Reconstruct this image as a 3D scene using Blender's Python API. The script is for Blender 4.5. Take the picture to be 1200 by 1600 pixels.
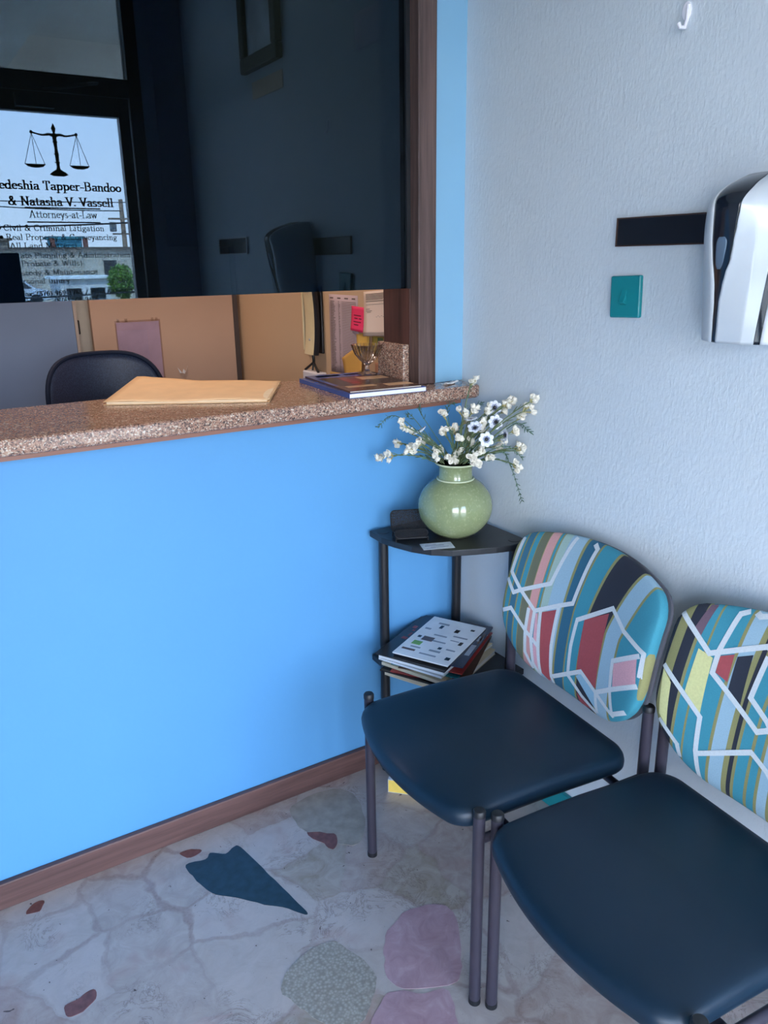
import bpy, bmesh, math, random
from mathutils import Vector, Matrix, noise

for o in list(bpy.data.objects):
    bpy.data.objects.remove(o)
SC = bpy.context.scene
COL = SC.collection
PI = math.pi
R = math.radians

# ------------------------------------------------------------------ camera
cam_d = bpy.data.cameras.new('camera')
cam = bpy.data.objects.new('camera', cam_d)
COL.objects.link(cam)
SC.camera = cam
cam_d.sensor_fit = 'HORIZONTAL'
cam_d.sensor_width = 36.0
cam_d.lens = 36.0 * 1240.0 / 1200.0
cam_d.clip_start = 0.02
cam_d.clip_end = 500
YAW, PITCH, ROLL = 0.5546, 0.3072, -0.0152
fw = Vector((math.sin(YAW) * math.cos(PITCH), math.cos(YAW) * math.cos(PITCH), -math.sin(PITCH)))
rt = Vector((math.cos(YAW), -math.sin(YAW), 0))
up = rt.cross(fw)
r2 = rt * math.cos(ROLL) + up * math.sin(ROLL)
u2 = up * math.cos(ROLL) - rt * math.sin(ROLL)
m3 = Matrix((r2, u2, -fw)).transposed()
cam.matrix_world = Matrix.Translation((-1.4595, -1.901, 1.55)) @ m3.to_4x4()

# ------------------------------------------------------------------ sky, sun, lamps, exposure
vs = SC.view_settings
vs.view_transform = 'Standard'
vs.look = 'None'
vs.gamma = 1.0
vs.exposure = 0.30
vs.use_curve_mapping = False

wd = bpy.data.worlds.new('sky')
SC.world = wd
wd.use_nodes = True
nt = wd.node_tree
nt.nodes.clear()
tc = nt.nodes.new('ShaderNodeTexCoord')
sp = nt.nodes.new('ShaderNodeSeparateXYZ')
cr = nt.nodes.new('ShaderNodeValToRGB')
bg = nt.nodes.new('ShaderNodeBackground')
wo = nt.nodes.new('ShaderNodeOutputWorld')
nt.links.new(tc.outputs['Generated'], sp.inputs[0])
nt.links.new(sp.outputs['Z'], cr.inputs[0])
nt.links.new(cr.outputs[0], bg.inputs[0])
nt.links.new(bg.outputs[0], wo.inputs[0])
cr.color_ramp.elements[0].position = 0.0
cr.color_ramp.elements[0].color = (1.0, 0.92, 0.93, 1)
cr.color_ramp.elements[1].position = 0.35
cr.color_ramp.elements[1].color = (0.46, 0.68, 1.0, 1)
SKY = 15.5
bg.inputs['Strength'].default_value = SKY

sun_d = bpy.data.lights.new('sun', 'SUN')
sun = bpy.data.objects.new('sun', sun_d)
COL.objects.link(sun)
sun_d.energy = 36.0
sun_d.color = (1.0, 0.95, 0.86)
sun_d.angle = R(0.6)
sun.rotation_euler = Vector((0.25, -0.55, -0.9)).to_track_quat('-Z', 'Y').to_euler()

def portal(name, x0, x1, z0, z1):
    d = bpy.data.lights.new(name, 'AREA')
    d.shape = 'RECTANGLE'
    d.size = x1 - x0
    d.size_y = z1 - z0
    o = bpy.data.objects.new(name, d)
    COL.objects.link(o)
    o.location = ((x0 + x1) / 2, -2.20, (z0 + z1) / 2)
    o.rotation_euler = (R(90), 0, 0)          # faces +y, into the lobby
    d.cycles.is_portal = True
portal('daylight_portal', -2.20, -0.25, 0.0, 2.90)

# the reception's own ceiling lamp (the fitting is built with the ceiling)
ld = bpy.data.lights.new('reception_lamp_light', 'AREA')
ld.shape = 'RECTANGLE'
ld.size = 1.1
ld.size_y = 0.3
ld.energy = 19.0
ld.color = (1.0, 0.76, 0.63)
lamp = bpy.data.objects.new('reception_lamp_light', ld)
COL.objects.link(lamp)
lamp.location = (-0.95, 0.95, 2.86)

# ------------------------------------------------------------------ helpers
def lin(c):
    c = c / 255.0
    return c / 12.92 if c <= 0.04045 else ((c + 0.055) / 1.055) ** 2.4
def rgb(r, g, b):
    return (lin(r), lin(g), lin(b), 1)

def tag(o, label=None, cat=None, group=None, kind=None):
    if label: o['label'] = label
    if cat: o['category'] = cat
    if group: o['group'] = group
    if kind: o['kind'] = kind
    return o

def empty(name, loc=(0, 0, 0), rz=0, label=None, cat=None, group=None, rot=None):
    o = bpy.data.objects.new(name, None)
    COL.objects.link(o)
    o.empty_display_size = 0.05
    o.location = loc
    o.rotation_euler = rot if rot else (0, 0, rz)
    return tag(o, label, cat, group)

def copy_tree(o, parent=None):
    c = o.copy()
    COL.objects.link(c)
    c.parent = parent
    for ch in list(o.children):
        copy_tree(ch, c)
    return c

class MB:
    """collects shapes and links them as ONE mesh object"""
    def __init__(self):
        self.v = []; self.f = []; self.fm = []; self.uv = {}
    def add(self, vs, fs, mi=0):
        n = len(self.v)
        self.v += [tuple(p) for p in vs]
        for f in fs:
            self.f.append(tuple(i + n for i in f)); self.fm.append(mi)
        return self
    def box(self, x0, x1, y0, y1, z0, z1, M=None, mi=0):
        vs = [Vector((x, y, z)) for z in (z0, z1) for y in (y0, y1) for x in (x0, x1)]
        if M is not None: vs = [M @ v for v in vs]
        return self.add(vs, [(0, 2, 3, 1), (4, 5, 7, 6), (0, 1, 5, 4), (2, 6, 7, 3), (0, 4, 6, 2), (1, 3, 7, 5)], mi)
    def tube(self, pts, r, n=12, caps=True, mi=0, closed=False):
        pts = [Vector(p) for p in pts]
        rs = r if isinstance(r, (list, tuple)) else [r] * len(pts)
        N = len(pts)
        rings = []
        t0 = (pts[1] - pts[0]).normalized()
        a = Vector((0, 0, 1)) if abs(t0.z) < 0.9 else Vector((1, 0, 0))
        nrm = t0.cross(a).normalized()
        for i, p in enumerate(pts):
            if closed: t = (pts[(i + 1) % N] - pts[i - 1]).normalized()
            elif i == 0: t = t0
            elif i == N - 1: t = (pts[-1] - pts[-2]).normalized()
            else: t = ((pts[i + 1] - p).normalized() + (p - pts[i - 1]).normalized()).normalized()
            nrm = (nrm - t * nrm.dot(t)).normalized()
            b = t.cross(nrm)
            rings.append([p + (nrm * math.cos(2 * PI * k / n) + b * math.sin(2 * PI * k / n)) * rs[i] for k in range(n)])
        vs = [v for r_ in rings for v in r_]
        fs = []
        M_ = N if closed else N - 1
        for i in range(M_):
            j = (i + 1) % N
            for k in range(n):
                l = (k + 1) % n
                fs.append((i * n + k, i * n + l, j * n + l, j * n + k))
        if caps and not closed:
            fs.append(tuple(reversed(range(n))))
            fs.append(tuple(range((N - 1) * n, N * n)))
        return self.add(vs, fs, mi)
    def lathe(self, prof, n=32, c=(0, 0, 0), mi=0):
        vs = []; fs = []
        for (r, z) in prof:
            for k in range(n):
                a = 2 * PI * k / n
                vs.append((c[0] + r * math.cos(a), c[1] + r * math.sin(a), c[2] + z))
        for i in range(len(prof) - 1):
            for k in range(n):
                l = (k + 1) % n
                fs.append((i * n + k, i * n + l, (i + 1) * n + l, (i + 1) * n + k))
        if prof[0][0] > 1e-5: fs.append(tuple(reversed(range(n))))
        if prof[-1][0] > 1e-5: fs.append(tuple(range((len(prof) - 1) * n, len(prof) * n)))
        return self.add(vs, fs, mi)
    def prism(self, poly, z0, z1, M=None, mi=0):
        n = len(poly)
        a = sum(poly[i][0] * poly[(i + 1) % n][1] - poly[(i + 1) % n][0] * poly[i][1] for i in range(n))
        if a < 0: poly = list(reversed(poly))
        vs = [Vector((x, y, z0)) for x, y in poly] + [Vector((x, y, z1)) for x, y in poly]
        if M is not None: vs = [M @ v for v in vs]
        fs = [tuple(reversed(range(n))), tuple(range(n, 2 * n))]
        for i in range(n):
            j = (i + 1) % n
            fs.append((i, j, j + n, i + n))
        return self.add(vs, fs, mi)
    def grid(self, pts, mi=0, flip=False, wrap=False):
        h = len(pts); w = len(pts[0])
        vs = [p for row in pts for p in row]
        fs = []
        for i in range(h - 1):
            for j in range(w if wrap else w - 1):
                k = (j + 1) % w
                q = (i * w + j, i * w + k, (i + 1) * w + k, (i + 1) * w + j)
                fs.append(tuple(reversed(q)) if flip else q)
        return self.add(vs, fs, mi)
    def build(self, name, mats, parent=None, smooth=35, bevel=0, segs=2, weld=False, fix=False):
        me = bpy.data.meshes.new(name)
        me.from_pydata(self.v, [], self.f)
        if not isinstance(mats, (list, tuple)): mats = [mats]
        for m in mats: me.materials.append(m)
        for p, mi in zip(me.polygons, self.fm):
            p.material_index = mi
        if weld or fix:
            bm = bmesh.new(); bm.from_mesh(me)
            if weld: bmesh.ops.remove_doubles(bm, verts=bm.verts, dist=1e-5)
            bmesh.ops.recalc_face_normals(bm, faces=bm.faces)
            bm.to_mesh(me); bm.free()
        if smooth:
            me.polygons.foreach_set('use_smooth', [True] * len(me.polygons))
            me.set_sharp_from_angle(angle=R(smooth))
        me.update()
        o = bpy.data.objects.new(name, me)
        COL.objects.link(o)
        if parent: o.parent = parent
        if bevel:
            b = o.modifiers.new('bevel', 'BEVEL')
            b.width = bevel; b.segments = segs; b.limit_method = 'ANGLE'; b.angle_limit = R(40)
        return o

def struct(o):
    o['kind'] = 'structure'
    return o

# ------------------------------------------------------------------ materials
class NT:
    def __init__(self, name):
        self.m = bpy.data.materials.new(name)
        self.m.use_nodes = True
        self.t = self.m.node_tree
        self.b = self.t.nodes['Principled BSDF']
    def n(self, typ, **kw):
        x = self.t.nodes.new(typ)
        for k, v in kw.items():
            if k.startswith('i_'):
                x.inputs[k[2:].replace('_', ' ')].default_value = v
            else: setattr(x, k, v)
        return x
    def l(self, a, b): self.t.links.new(a, b)
    def coord(self, scale=(1, 1, 1), obj=True):
        c = self.n('ShaderNodeTexCoord')
        mp = self.n('ShaderNodeMapping')
        mp.inputs['Scale'].default_value = scale
        self.l(c.outputs['Object' if obj else 'UV'], mp.inputs[0])
        return mp.outputs[0]
    def noise(self, vec, scale, detail=4, rough=0.5, dist=0):
        x = self.n('ShaderNodeTexNoise')
        x.inputs['Scale'].default_value = scale
        x.inputs['Detail'].default_value = detail
        x.inputs['Roughness'].default_value = rough
        x.inputs['Distortion'].default_value = dist
        self.l(vec, x.inputs['Vector'])
        return x.outputs[0]
    def ramp(self, fac, stops, interp='LINEAR'):
        x = self.n('ShaderNodeValToRGB')
        r = x.color_ramp
        r.interpolation = interp
        while len(r.elements) > 1: r.elements.remove(r.elements[-1])
        r.elements[0].position = stops[0][0]; r.elements[0].color = stops[0][1]
        for p, c in stops[1:]:
            e = r.elements.new(p); e.color = c
        self.l(fac, x.inputs[0])
        return x.outputs[0]
    def mix(self, fac, a, b, typ='MIX'):
        x = self.n('ShaderNodeMix', data_type='RGBA', blend_type=typ)
        if isinstance(fac, (int, float)): x.inputs[0].default_value = fac
        else: self.l(fac, x.inputs[0])
        for s, i in ((a, 6), (b, 7)):
            if isinstance(s, tuple): x.inputs[i].default_value = s
            else: self.l(s, x.inputs[i])
        return x.outputs[2]
    def bump(self, h, strength, dist=0.002):
        x = self.n('ShaderNodeBump')
        x.inputs['Strength'].default_value = strength
        x.inputs['Distance'].default_value = dist
        self.l(h, x.inputs['Height'])
        self.l(x.outputs[0], self.b.inputs['Normal'])
    def base(self, s):
        if isinstance(s, tuple): self.b.inputs['Base Color'].default_value = s
        else: self.l(s, self.b.inputs['Base Color'])

MATS = {}
def mat(name, col, rough=0.5, metal=0.0, spec=0.5, var=0.0, vscale=30, bump=0, bscale=200, bdist=0.001, coat=0, sheen=0):
    """a plain finish with procedural unevenness"""
    if name in MATS: return MATS[name]
    t = NT(name)
    t.b.inputs['Roughness'].default_value = rough
    t.b.inputs['Metallic'].default_value = metal
    t.b.inputs['Specular IOR Level'].default_value = spec
    if coat: t.b.inputs['Coat Weight'].default_value = coat
    c = t.coord()
    nz = t.noise(c, vscale, 4)
    d = var
    lo = tuple(max(0, x * (1 - d)) for x in col[:3]) + (1,)
    hi = tuple(min(1, x * (1 + d)) for x in col[:3]) + (1,)
    t.base(t.ramp(nz, [(0.3, lo), (0.7, hi)]))
    if bump: t.bump(t.noise(c, bscale, 3), bump, bdist)
    MATS[name] = t.m
    return t.m

def m_wall(name, col, bump=0.35, scale=110, dist=0.004, var=0.035):
    t = NT(name)
    c = t.coord()
    c2 = t.coord((1, 1, 0.45))
    a = t.noise(c, 1.6, 3)
    t.base(t.ramp(a, [(0.3, tuple(x * (1 - var) for x in col[:3]) + (1,)), (0.7, tuple(min(1, x * (1 + var)) for x in col[:3]) + (1,))]))
    t.b.inputs['Roughness'].default_value = 0.55
    t.b.inputs['Specular IOR Level'].default_value = 0.3
    t.bump(t.noise(c2, scale, 4, 0.6, 0.3), bump, dist)
    return t.m

def m_wood(name, dark, light, axis='z', rough=0.5, s=1.0):
    t = NT(name)
    sc = {'z': (30 * s, 30 * s, 1.6 * s), 'x': (1.6 * s, 30 * s, 30 * s), 'y': (30 * s, 1.6 * s, 30 * s)}[axis]
    c = t.coord(sc)
    a = t.noise(c, 1.2, 6, 0.65, 0.4)
    b = t.noise(t.coord(), 3.0, 2)
    col = t.ramp(a, [(0.3, dark), (0.5, tuple((x + y) / 2 for x, y in zip(dark, light))), (0.72, light)])
    t.base(t.mix(b, col, tuple(x * 0.8 for x in dark[:3]) + (1,), 'MIX') if False else col)
    t.b.inputs['Roughness'].default_value = rough
    t.bump(a, 0.15, 0.001)
    return t.m

def m_granite(name):
    t = NT(name)
    c = t.coord()
    v = t.n('ShaderNodeTexVoronoi'); v.inputs['Scale'].default_value = 330
    t.l(c, v.inputs['Vector'])
    sep = t.n('ShaderNodeSeparateColor'); t.l(v.outputs['Color'], sep.inputs[0])
    nz = t.noise(c, 60, 3)
    ad = t.n('ShaderNodeMath', operation='ADD'); t.l(sep.outputs[0], ad.inputs[0])
    mu = t.n('ShaderNodeMath', operation='MULTIPLY_ADD'); t.l(nz, mu.inputs[0]); mu.inputs[1].default_value = 0.5; mu.inputs[2].default_value = -0.25
    t.l(mu.outputs[0], ad.inputs[1])
    t.base(t.ramp(ad.outputs[0], [(0.0, rgb(84, 70, 66)), (0.14, rgb(118, 96, 86)), (0.30, rgb(152, 116, 100)), (0.6, rgb(172, 138, 118)), (0.84, rgb(190, 170, 150)), (0.96, rgb(206, 194, 178))], 'CONSTANT'))
    t.b.inputs['Roughness'].default_value = 0.16
    return t.m

def m_floor():
    t = NT('crazy_paved_marble')
    c = t.coord()
    # wobble the cells
    nv = t.n('ShaderNodeTexNoise'); nv.inputs['Scale'].default_value = 6; nv.inputs['Detail'].default_value = 4
    t.l(c, nv.inputs['Vector'])
    wob = t.n('ShaderNodeVectorMath', operation='MULTIPLY_ADD')
    t.l(nv.outputs['Color'], wob.inputs[0]); wob.inputs[1].default_value = (0.14, 0.14, 0); t.l(c, wob.inputs[2])
    def vor(feature):
        v = t.n('ShaderNodeTexVoronoi', feature=feature, voronoi_dimensions='2D'); v.inputs['Scale'].default_value = 5.2
        t.l(wob.outputs[0], v.inputs['Vector'])
        return v
    v1 = vor('F1'); v2 = vor('DISTANCE_TO_EDGE')
    sep = t.n('ShaderNodeSeparateColor'); t.l(v1.outputs['Color'], sep.inputs[0])
    stone = t.ramp(sep.outputs[0], [(0.0, rgb(196, 186, 180)), (0.25, rgb(206, 198, 192)), (0.45, rgb(190, 172, 164)), (0.62, rgb(210, 202, 198)), (0.78, rgb(178, 166, 150)), (0.9, rgb(200, 178, 172))], 'CONSTANT')
    cloud = t.noise(c, 16, 6, 0.65, 1.2)
    st2 = t.mix(t.ramp(cloud, [(0.35, (0, 0, 0, 1)), (0.65, (1, 1, 1, 1))]), stone, rgb(228, 222, 218), 'MIX')
    st2 = t.mix(0.55, stone, st2)
    # dark hairline veins
    vein = t.noise(c, 11, 8, 0.7, 2.2)
    vm = t.ramp(vein, [(0.478, (0, 0, 0, 1)), (0.5, (1, 1, 1, 1)), (0.522, (0, 0, 0, 1))])
    gate = t.ramp(t.noise(c, 5, 2), [(0.5, (0, 0, 0, 1)), (0.62, (1, 1, 1, 1))])
    vg = t.mix(1.0, vm, gate, 'MULTIPLY')
    st3 = t.mix(vg, st2, rgb(140, 120, 112))
    st3 = t.mix(0.8, st2, st3)
    # pinkish stains
    pk = t.ramp(t.noise(c, 3.2, 4, 0.6), [(0.56, (0, 0, 0, 1)), (0.68, (0.7, 0.7, 0.7, 1))])
    st4 = t.mix(pk, st3, rgb(192, 158, 150))
    # grout / filler between the stones
    gr = t.ramp(v2.outputs['Distance'], [(0.02, (1, 1, 1, 1)), (0.05, (0, 0, 0, 1))])
    fl = t.ramp(t.noise(c, 140, 3), [(0.35, rgb(160, 138, 132)), (0.7, rgb(188, 168, 160))])
    st5 = t.mix(gr, st4, fl)
    gm = t.ramp(t.noise(c, 2.2, 3), [(0.42, (.12, .12, .12, 1)), (0.62, (.8, .8, .8, 1))])
    st5 = t.mix(gm, st4, st5)
    # chips and specks
    sk = t.ramp(t.noise(c, 46, 3, 0.6, 0.6), [(0.70, (0, 0, 0, 1)), (0.725, (1, 1, 1, 1))])
    sk2 = t.ramp(t.noise(c, 170, 2, 0.5), [(0.74, (0, 0, 0, 1)), (0.77, (.8, .8, .8, 1))])
    st6 = t.mix(sk2, t.mix(sk, st5, rgb(96, 78, 74)), rgb(70, 60, 58))
    t.base(t.mix(1.0, st6, (0.67, 0.61, 0.60, 1), 'MULTIPLY'))
    t.b.inputs['Roughness'].default_value = 0.32
    t.bump(cloud, 0.06, 0.002)
    return t.m

def m_glass(name, tint, refl, rcol=(1, 1, 1, 1)):
    m = bpy.data.materials.new(name)
    m.use_nodes = True
    t = m.node_tree
    t.nodes.clear()
    o = t.nodes.new('ShaderNodeOutputMaterial')
    mx = t.nodes.new('ShaderNodeMixShader')
    tr = t.nodes.new('ShaderNodeBsdfTransparent'); tr.inputs[0].default_value = tint
    gl = t.nodes.new('ShaderNodeBsdfGlossy'); gl.inputs['Color'].default_value = rcol; gl.inputs['Roughness'].default_value = 0.0
    mx.inputs[0].default_value = refl
    t.links.new(tr.outputs[0], mx.inputs[1]); t.links.new(gl.outputs[0], mx.inputs[2])
    t.links.new(mx.outputs[0], o.inputs[0])
    return m

M_BLUE = m_wall('blue_wall_paint', (0.11, 0.335, 0.63, 1), bump=0.08, scale=60, dist=0.002, var=0.03)
M_STRIP = m_wall('pale_blue_strip_paint', (0.24, 0.47, 0.66, 1), bump=0.1, scale=60, dist=0.002, var=0.03)
M_GREY = m_wall('stippled_grey_blue_paint', (0.60, 0.67, 0.72, 1), bump=0.5, scale=120, dist=0.003, var=0.02)
M_CREAM = m_wall('cream_wall_paint', rgb(216, 184, 148), bump=0.1, scale=80)
M_WHITE = m_wall('white_ceiling_paint', rgb(225, 226, 226), bump=0.1, scale=80)
M_SKIRT = m_wood('brown_skirting_wood', rgb(72, 50, 48), rgb(116, 84, 78), 'x', 0.5)
M_POST = m_wood('weathered_brown_post_wood', rgb(48, 36, 36), rgb(110, 88, 82), 'z', 0.55)
M_JAMB = m_wood('dark_brown_jamb_wood', rgb(52, 32, 28), rgb(92, 60, 52), 'z', 0.5)
M_GRANITE = m_granite('speckled_granite')
M_TINT = m_glass('dark_tinted_glass', (0.09, 0.15, 0.20, 1), 0.054, (0.50, 0.75, 1.0, 1))
M_CLEAR = m_glass('clear_glass', (0.97, 0.98, 0.98, 1), 0.05)
M_ALU = mat('dark_bronze_aluminium', (0.03, 0.042, 0.06, 1), 0.35, 0.4, var=0.1)
M_BLACK = mat('black_plastic', (0.012, 0.013, 0.016, 1), 0.38, var=0.1)
M_TEAL = mat('teal_enamel_paint', rgb(14, 132, 140), 0.4, var=0.06, vscale=8)
M_PAPER = mat('white_paper', rgb(232, 230, 228), 0.8, var=0.02)

# ------------------------------------------------------------------ the setting
FY = -2.145           # inside face of the street front, behind the photographer
LX = -3.6
CEIL = 2.95
mb = MB(); mb.box(LX - .1, 0.12, FY - 0.08, 2.7, -0.1, 0.0)
floor = struct(mb.build('floor', m_floor(), smooth=0))
def inlay(name, poly, m, label=None, z=.0010, rough=.006):
    """a stone set flush in the floor: its outline wobbles like broken marble"""
    n = len(poly); pts = []
    for i in range(n):
        a = poly[i]; b = poly[(i + 1) % n]; p = poly[i - 1]; q = poly[(i + 2) % n]
        for k in range(4):
            t = k / 4
            x, y = [.5 * ((2 * a[j]) + (b[j] - p[j]) * t + (2 * p[j] - 5 * a[j] + 4 * b[j] - q[j]) * t * t + (3 * a[j] - p[j] - 3 * b[j] + q[j]) * t ** 3) if rough else a[j] + (b[j] - a[j]) * t for j in (0, 1)]
            w = noise.noise_vector(Vector((x * 40, y * 40, 0))) * rough
            pts.append((x + w.x, y + w.y))
    o = MB().prism(pts, -0.002, z).build(name, m, floor, smooth=0)
    if label: o['label'] = label
M_PINK = NT('pink_marble')
_c = M_PINK.coord(); M_PINK.base(M_PINK.ramp(M_PINK.noise(_c, 22, 7, 0.65, 1.0), [(0.3, rgb(156, 122, 130)), (0.55, rgb(172, 140, 148)), (0.75, rgb(186, 162, 168))]))
M_PINK.b.inputs['Roughness'].default_value = 0.35; M_PINK = M_PINK.m
M_PEB = NT('pebbly_beige_stone')
_c = M_PEB.coord(); _v = M_PEB.n('ShaderNodeTexVoronoi'); _v.inputs['Scale'].default_value = 150; M_PEB.l(_c, _v.inputs['Vector'])
M_PEB.base(M_PEB.ramp(_v.outputs['Distance'], [(0.15, rgb(172, 162, 152)), (0.5, rgb(152, 142, 132)), (0.8, rgb(138, 128, 118))]))
M_PEB.b.inputs['Roughness'].default_value = 0.4; M_PEB = M_PEB.m
M_DKG = mat('dark_green_marble', rgb(34, 52, 62), 0.3, var=0.3, vscale=40)
M_RED = mat('red_brown_marble', rgb(118, 72, 66), 0.35, var=0.3, vscale=50)
M_BEI = mat('beige_marble', rgb(152, 140, 130), 0.35, var=0.2, vscale=30)
FLOOR_INLAYS = True

struct(MB().box(LX - .1, 0.12, FY - 0.1, 2.8, CEIL, CEIL + 0.25).build('ceiling', M_WHITE, smooth=0))
struct(MB().box(0.0, 0.12, FY - 0.1, 0.06, 0, CEIL).build('wall_right', M_GREY, smooth=0))
struct(MB().box(0.0, 0.12, 0.06, 2.7, 0, CEIL).build('wall_reception_right', M_CREAM, smooth=0))
struct(MB().box(LX - .1, LX, FY - .1, 2.7, 0, CEIL).build('wall_left', M_GREY, smooth=0))
struct(MB().box(LX - .1, 0.12, 2.7, 2.8, 0, CEIL).build('wall_reception_back', M_CREAM, smooth=0))
# blue half wall under the counter, and the blue strip beside the opening
wb = struct(MB().box(LX, 0.0, 0.0, 0.10, 0, 1.150).build('wall_back', M_BLUE, smooth=0))
struct(MB().box(-0.105, 0.0, 0.0, 0.06, 1.2055, CEIL).build('wall_back_strip', M_STRIP, smooth=0))
struct(MB().box(LX, -0.002, -0.018, 0.0, 0.0, 0.075).build('baseboard_back', M_SKIRT, smooth=0, bevel=0.003))
struct(MB().box(-0.014, 0.0, FY, -0.02, 0.0, 0.075).build('baseboard_right', M_TEAL, smooth=0, bevel=0.003))
# post and jamb right of the reception opening
struct(MB().box(-0.165, -0.1055, -0.012, 0.032, 1.2055, CEIL).build('trim_1', M_POST, smooth=0, bevel=0.003))
struct(MB().box(-0.165, -0.1055, 0.034, 0.175, 1.2055, CEIL).build('trim_2', M_JAMB, smooth=0, bevel=0.002))
# dark pane of the reception window with its bottom edge free
w1 = struct(MB().box(LX, -0.1655, 0.034, 0.040, 1.4733, CEIL).build('window_1', M_TINT, smooth=0))
struct(MB().box(-0.178, -0.1655, 0.026, 0.0335, 1.4733, CEIL).build('gasket', mat('black_rubber', (0.006, 0.008, 0.012, 1), 0.6), w1, smooth=0))

# ---- street front behind the photographer
struct(MB().box(-0.215, 0.0, FY - 0.08, FY, 0, CEIL).build('wall_front', mat('slate_wall_paint', rgb(128, 142, 158), 0.5, var=0.05), smooth=0))
struct(MB().box(LX, -0.215, FY - 0.08, FY, 2.78, CEIL).build('wall_front_head', M_GREY, smooth=0))
d1 = struct(empty('door_1', (0, FY, 0)))
fr = MB()
fr.box(-0.275, -0.215, -0.07, 0.0, 0, 2.78)         # right jamb
fr.box(-1.06, -1.00, -0.07, 0.0, 0, 2.78)           # left jamb
fr.box(-1.00, -0.275, -0.07, 0.0, 2.287, 2.365)      # transom bar
fr.box(-1.00, -0.275, -0.07, 0.0, 2.73, 2.78)
fr.build('door_frame', M_ALU, d1, smooth=0, bevel=0.003)
lf = MB()
lf.box(-0.33, -0.28, -0.055, -0.01, 0.02, 2.285)
lf.box(-0.995, -0.93, -0.055, -0.01, 0.02, 2.285)
lf.box(-0.93, -0.33, -0.055, -0.01, 2.203, 2.285)
lf.box(-0.93, -0.33, -0.055, -0.01, 0.02, 0.30)
leaf = lf.build('door_leaf_frame', M_ALU, d1, smooth=0, bevel=0.003)
pane = MB().box(-0.935, -0.325, -0.036, -0.030, 0.29, 2.21).build('pane', M_CLEAR, d1, smooth=0)
MB().box(-1.00, -0.275, -0.036, -0.030, 2.36, 2.735).build('transom_pane', M_CLEAR, d1, smooth=0)
cl = MB(); cl.box(-0.78, -0.62, -0.01, 0.035, 2.215, 2.27)
cl.tube([(-0.66, 0.03, 2.285), (-0.50, 0.16, 2.30), (-0.42, 0.01, 2.335)], 0.008, 8)
cl.build('door_closer', M_ALU, d1, smooth=30, bevel=0.003)
lk = MB(); lk.box(-0.998, -0.852, -0.008, 0.012, 1.20, 1.606)
lk.build('lock_panel', M_BLACK, d1, smooth=0, bevel=0.003)

w2 = struct(empty('window_2', (0, FY, 0)))
fr = MB()
for x in (-2.20, -1.11):
    fr.box(x, x + 0.05, -0.07, 0, 0, 2.78)
for z in (0.0, 2.30, 2.73):
    fr.box(-2.15, -1.11, -0.07, 0, z, z + 0.05)
fr.build('window_frame', M_ALU, w2, smooth=0, bevel=0.003)
MB().box(-2.15, -1.11, -0.036, -0.030, 0.05, 2.30).build('pane', M_CLEAR, w2, smooth=0)
MB().box(-2.15, -1.11, -0.036, -0.030, 2.35, 2.73).build('pane', M_CLEAR, w2, smooth=0)
struct(MB().box(LX, -2.20, FY - 0.08, FY, 0, 2.78).build('wall_front_left', M_GREY, smooth=0))

# ---- lettering: a small contrast serif drawn with a broad nib
def hull(pts):
    pts = sorted(set((round(x, 6), round(y, 6)) for x, y in pts))
    if len(pts) < 3: return pts
    def half(ps):
        h = []
        for p in ps:
            while len(h) > 1 and (h[-1][0] - h[-2][0]) * (p[1] - h[-2][1]) - (h[-1][1] - h[-2][1]) * (p[0] - h[-2][0]) <= 0: h.pop()
            h.append(p)
        return h
    a = half(pts); b = half(list(reversed(pts)))
    return a[:-1] + b[:-1]
def arc(cx, cy, rx, ry, a0, a1, n=10):
    return [(cx + rx * math.cos(R(a0 + (a1 - a0) * i / n)), cy + ry * math.sin(R(a0 + (a1 - a0) * i / n))) for i in range(n + 1)]
X = 0.62
def V_(x, y0, y1, s0=1, s1=1, w=.11):
    r = [[(x, y0), (x, y1)]]
    if s0: r.append([(x - w, y0 + .02), (x + w, y0 + .02)])
    if s1 == 1: r.append([(x - w, y1 - .02), (x + w, y1 - .02)])
    if s1 == 2: r.append([(x - w, y1 - .05), (x, y1 - .02)])
    return r
def L_(pts): return [pts]
def o_(cx, w, y0, y1): return [arc(cx, (y0 + y1) / 2, w, (y1 - y0) / 2, 0, 360, 20)]
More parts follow.
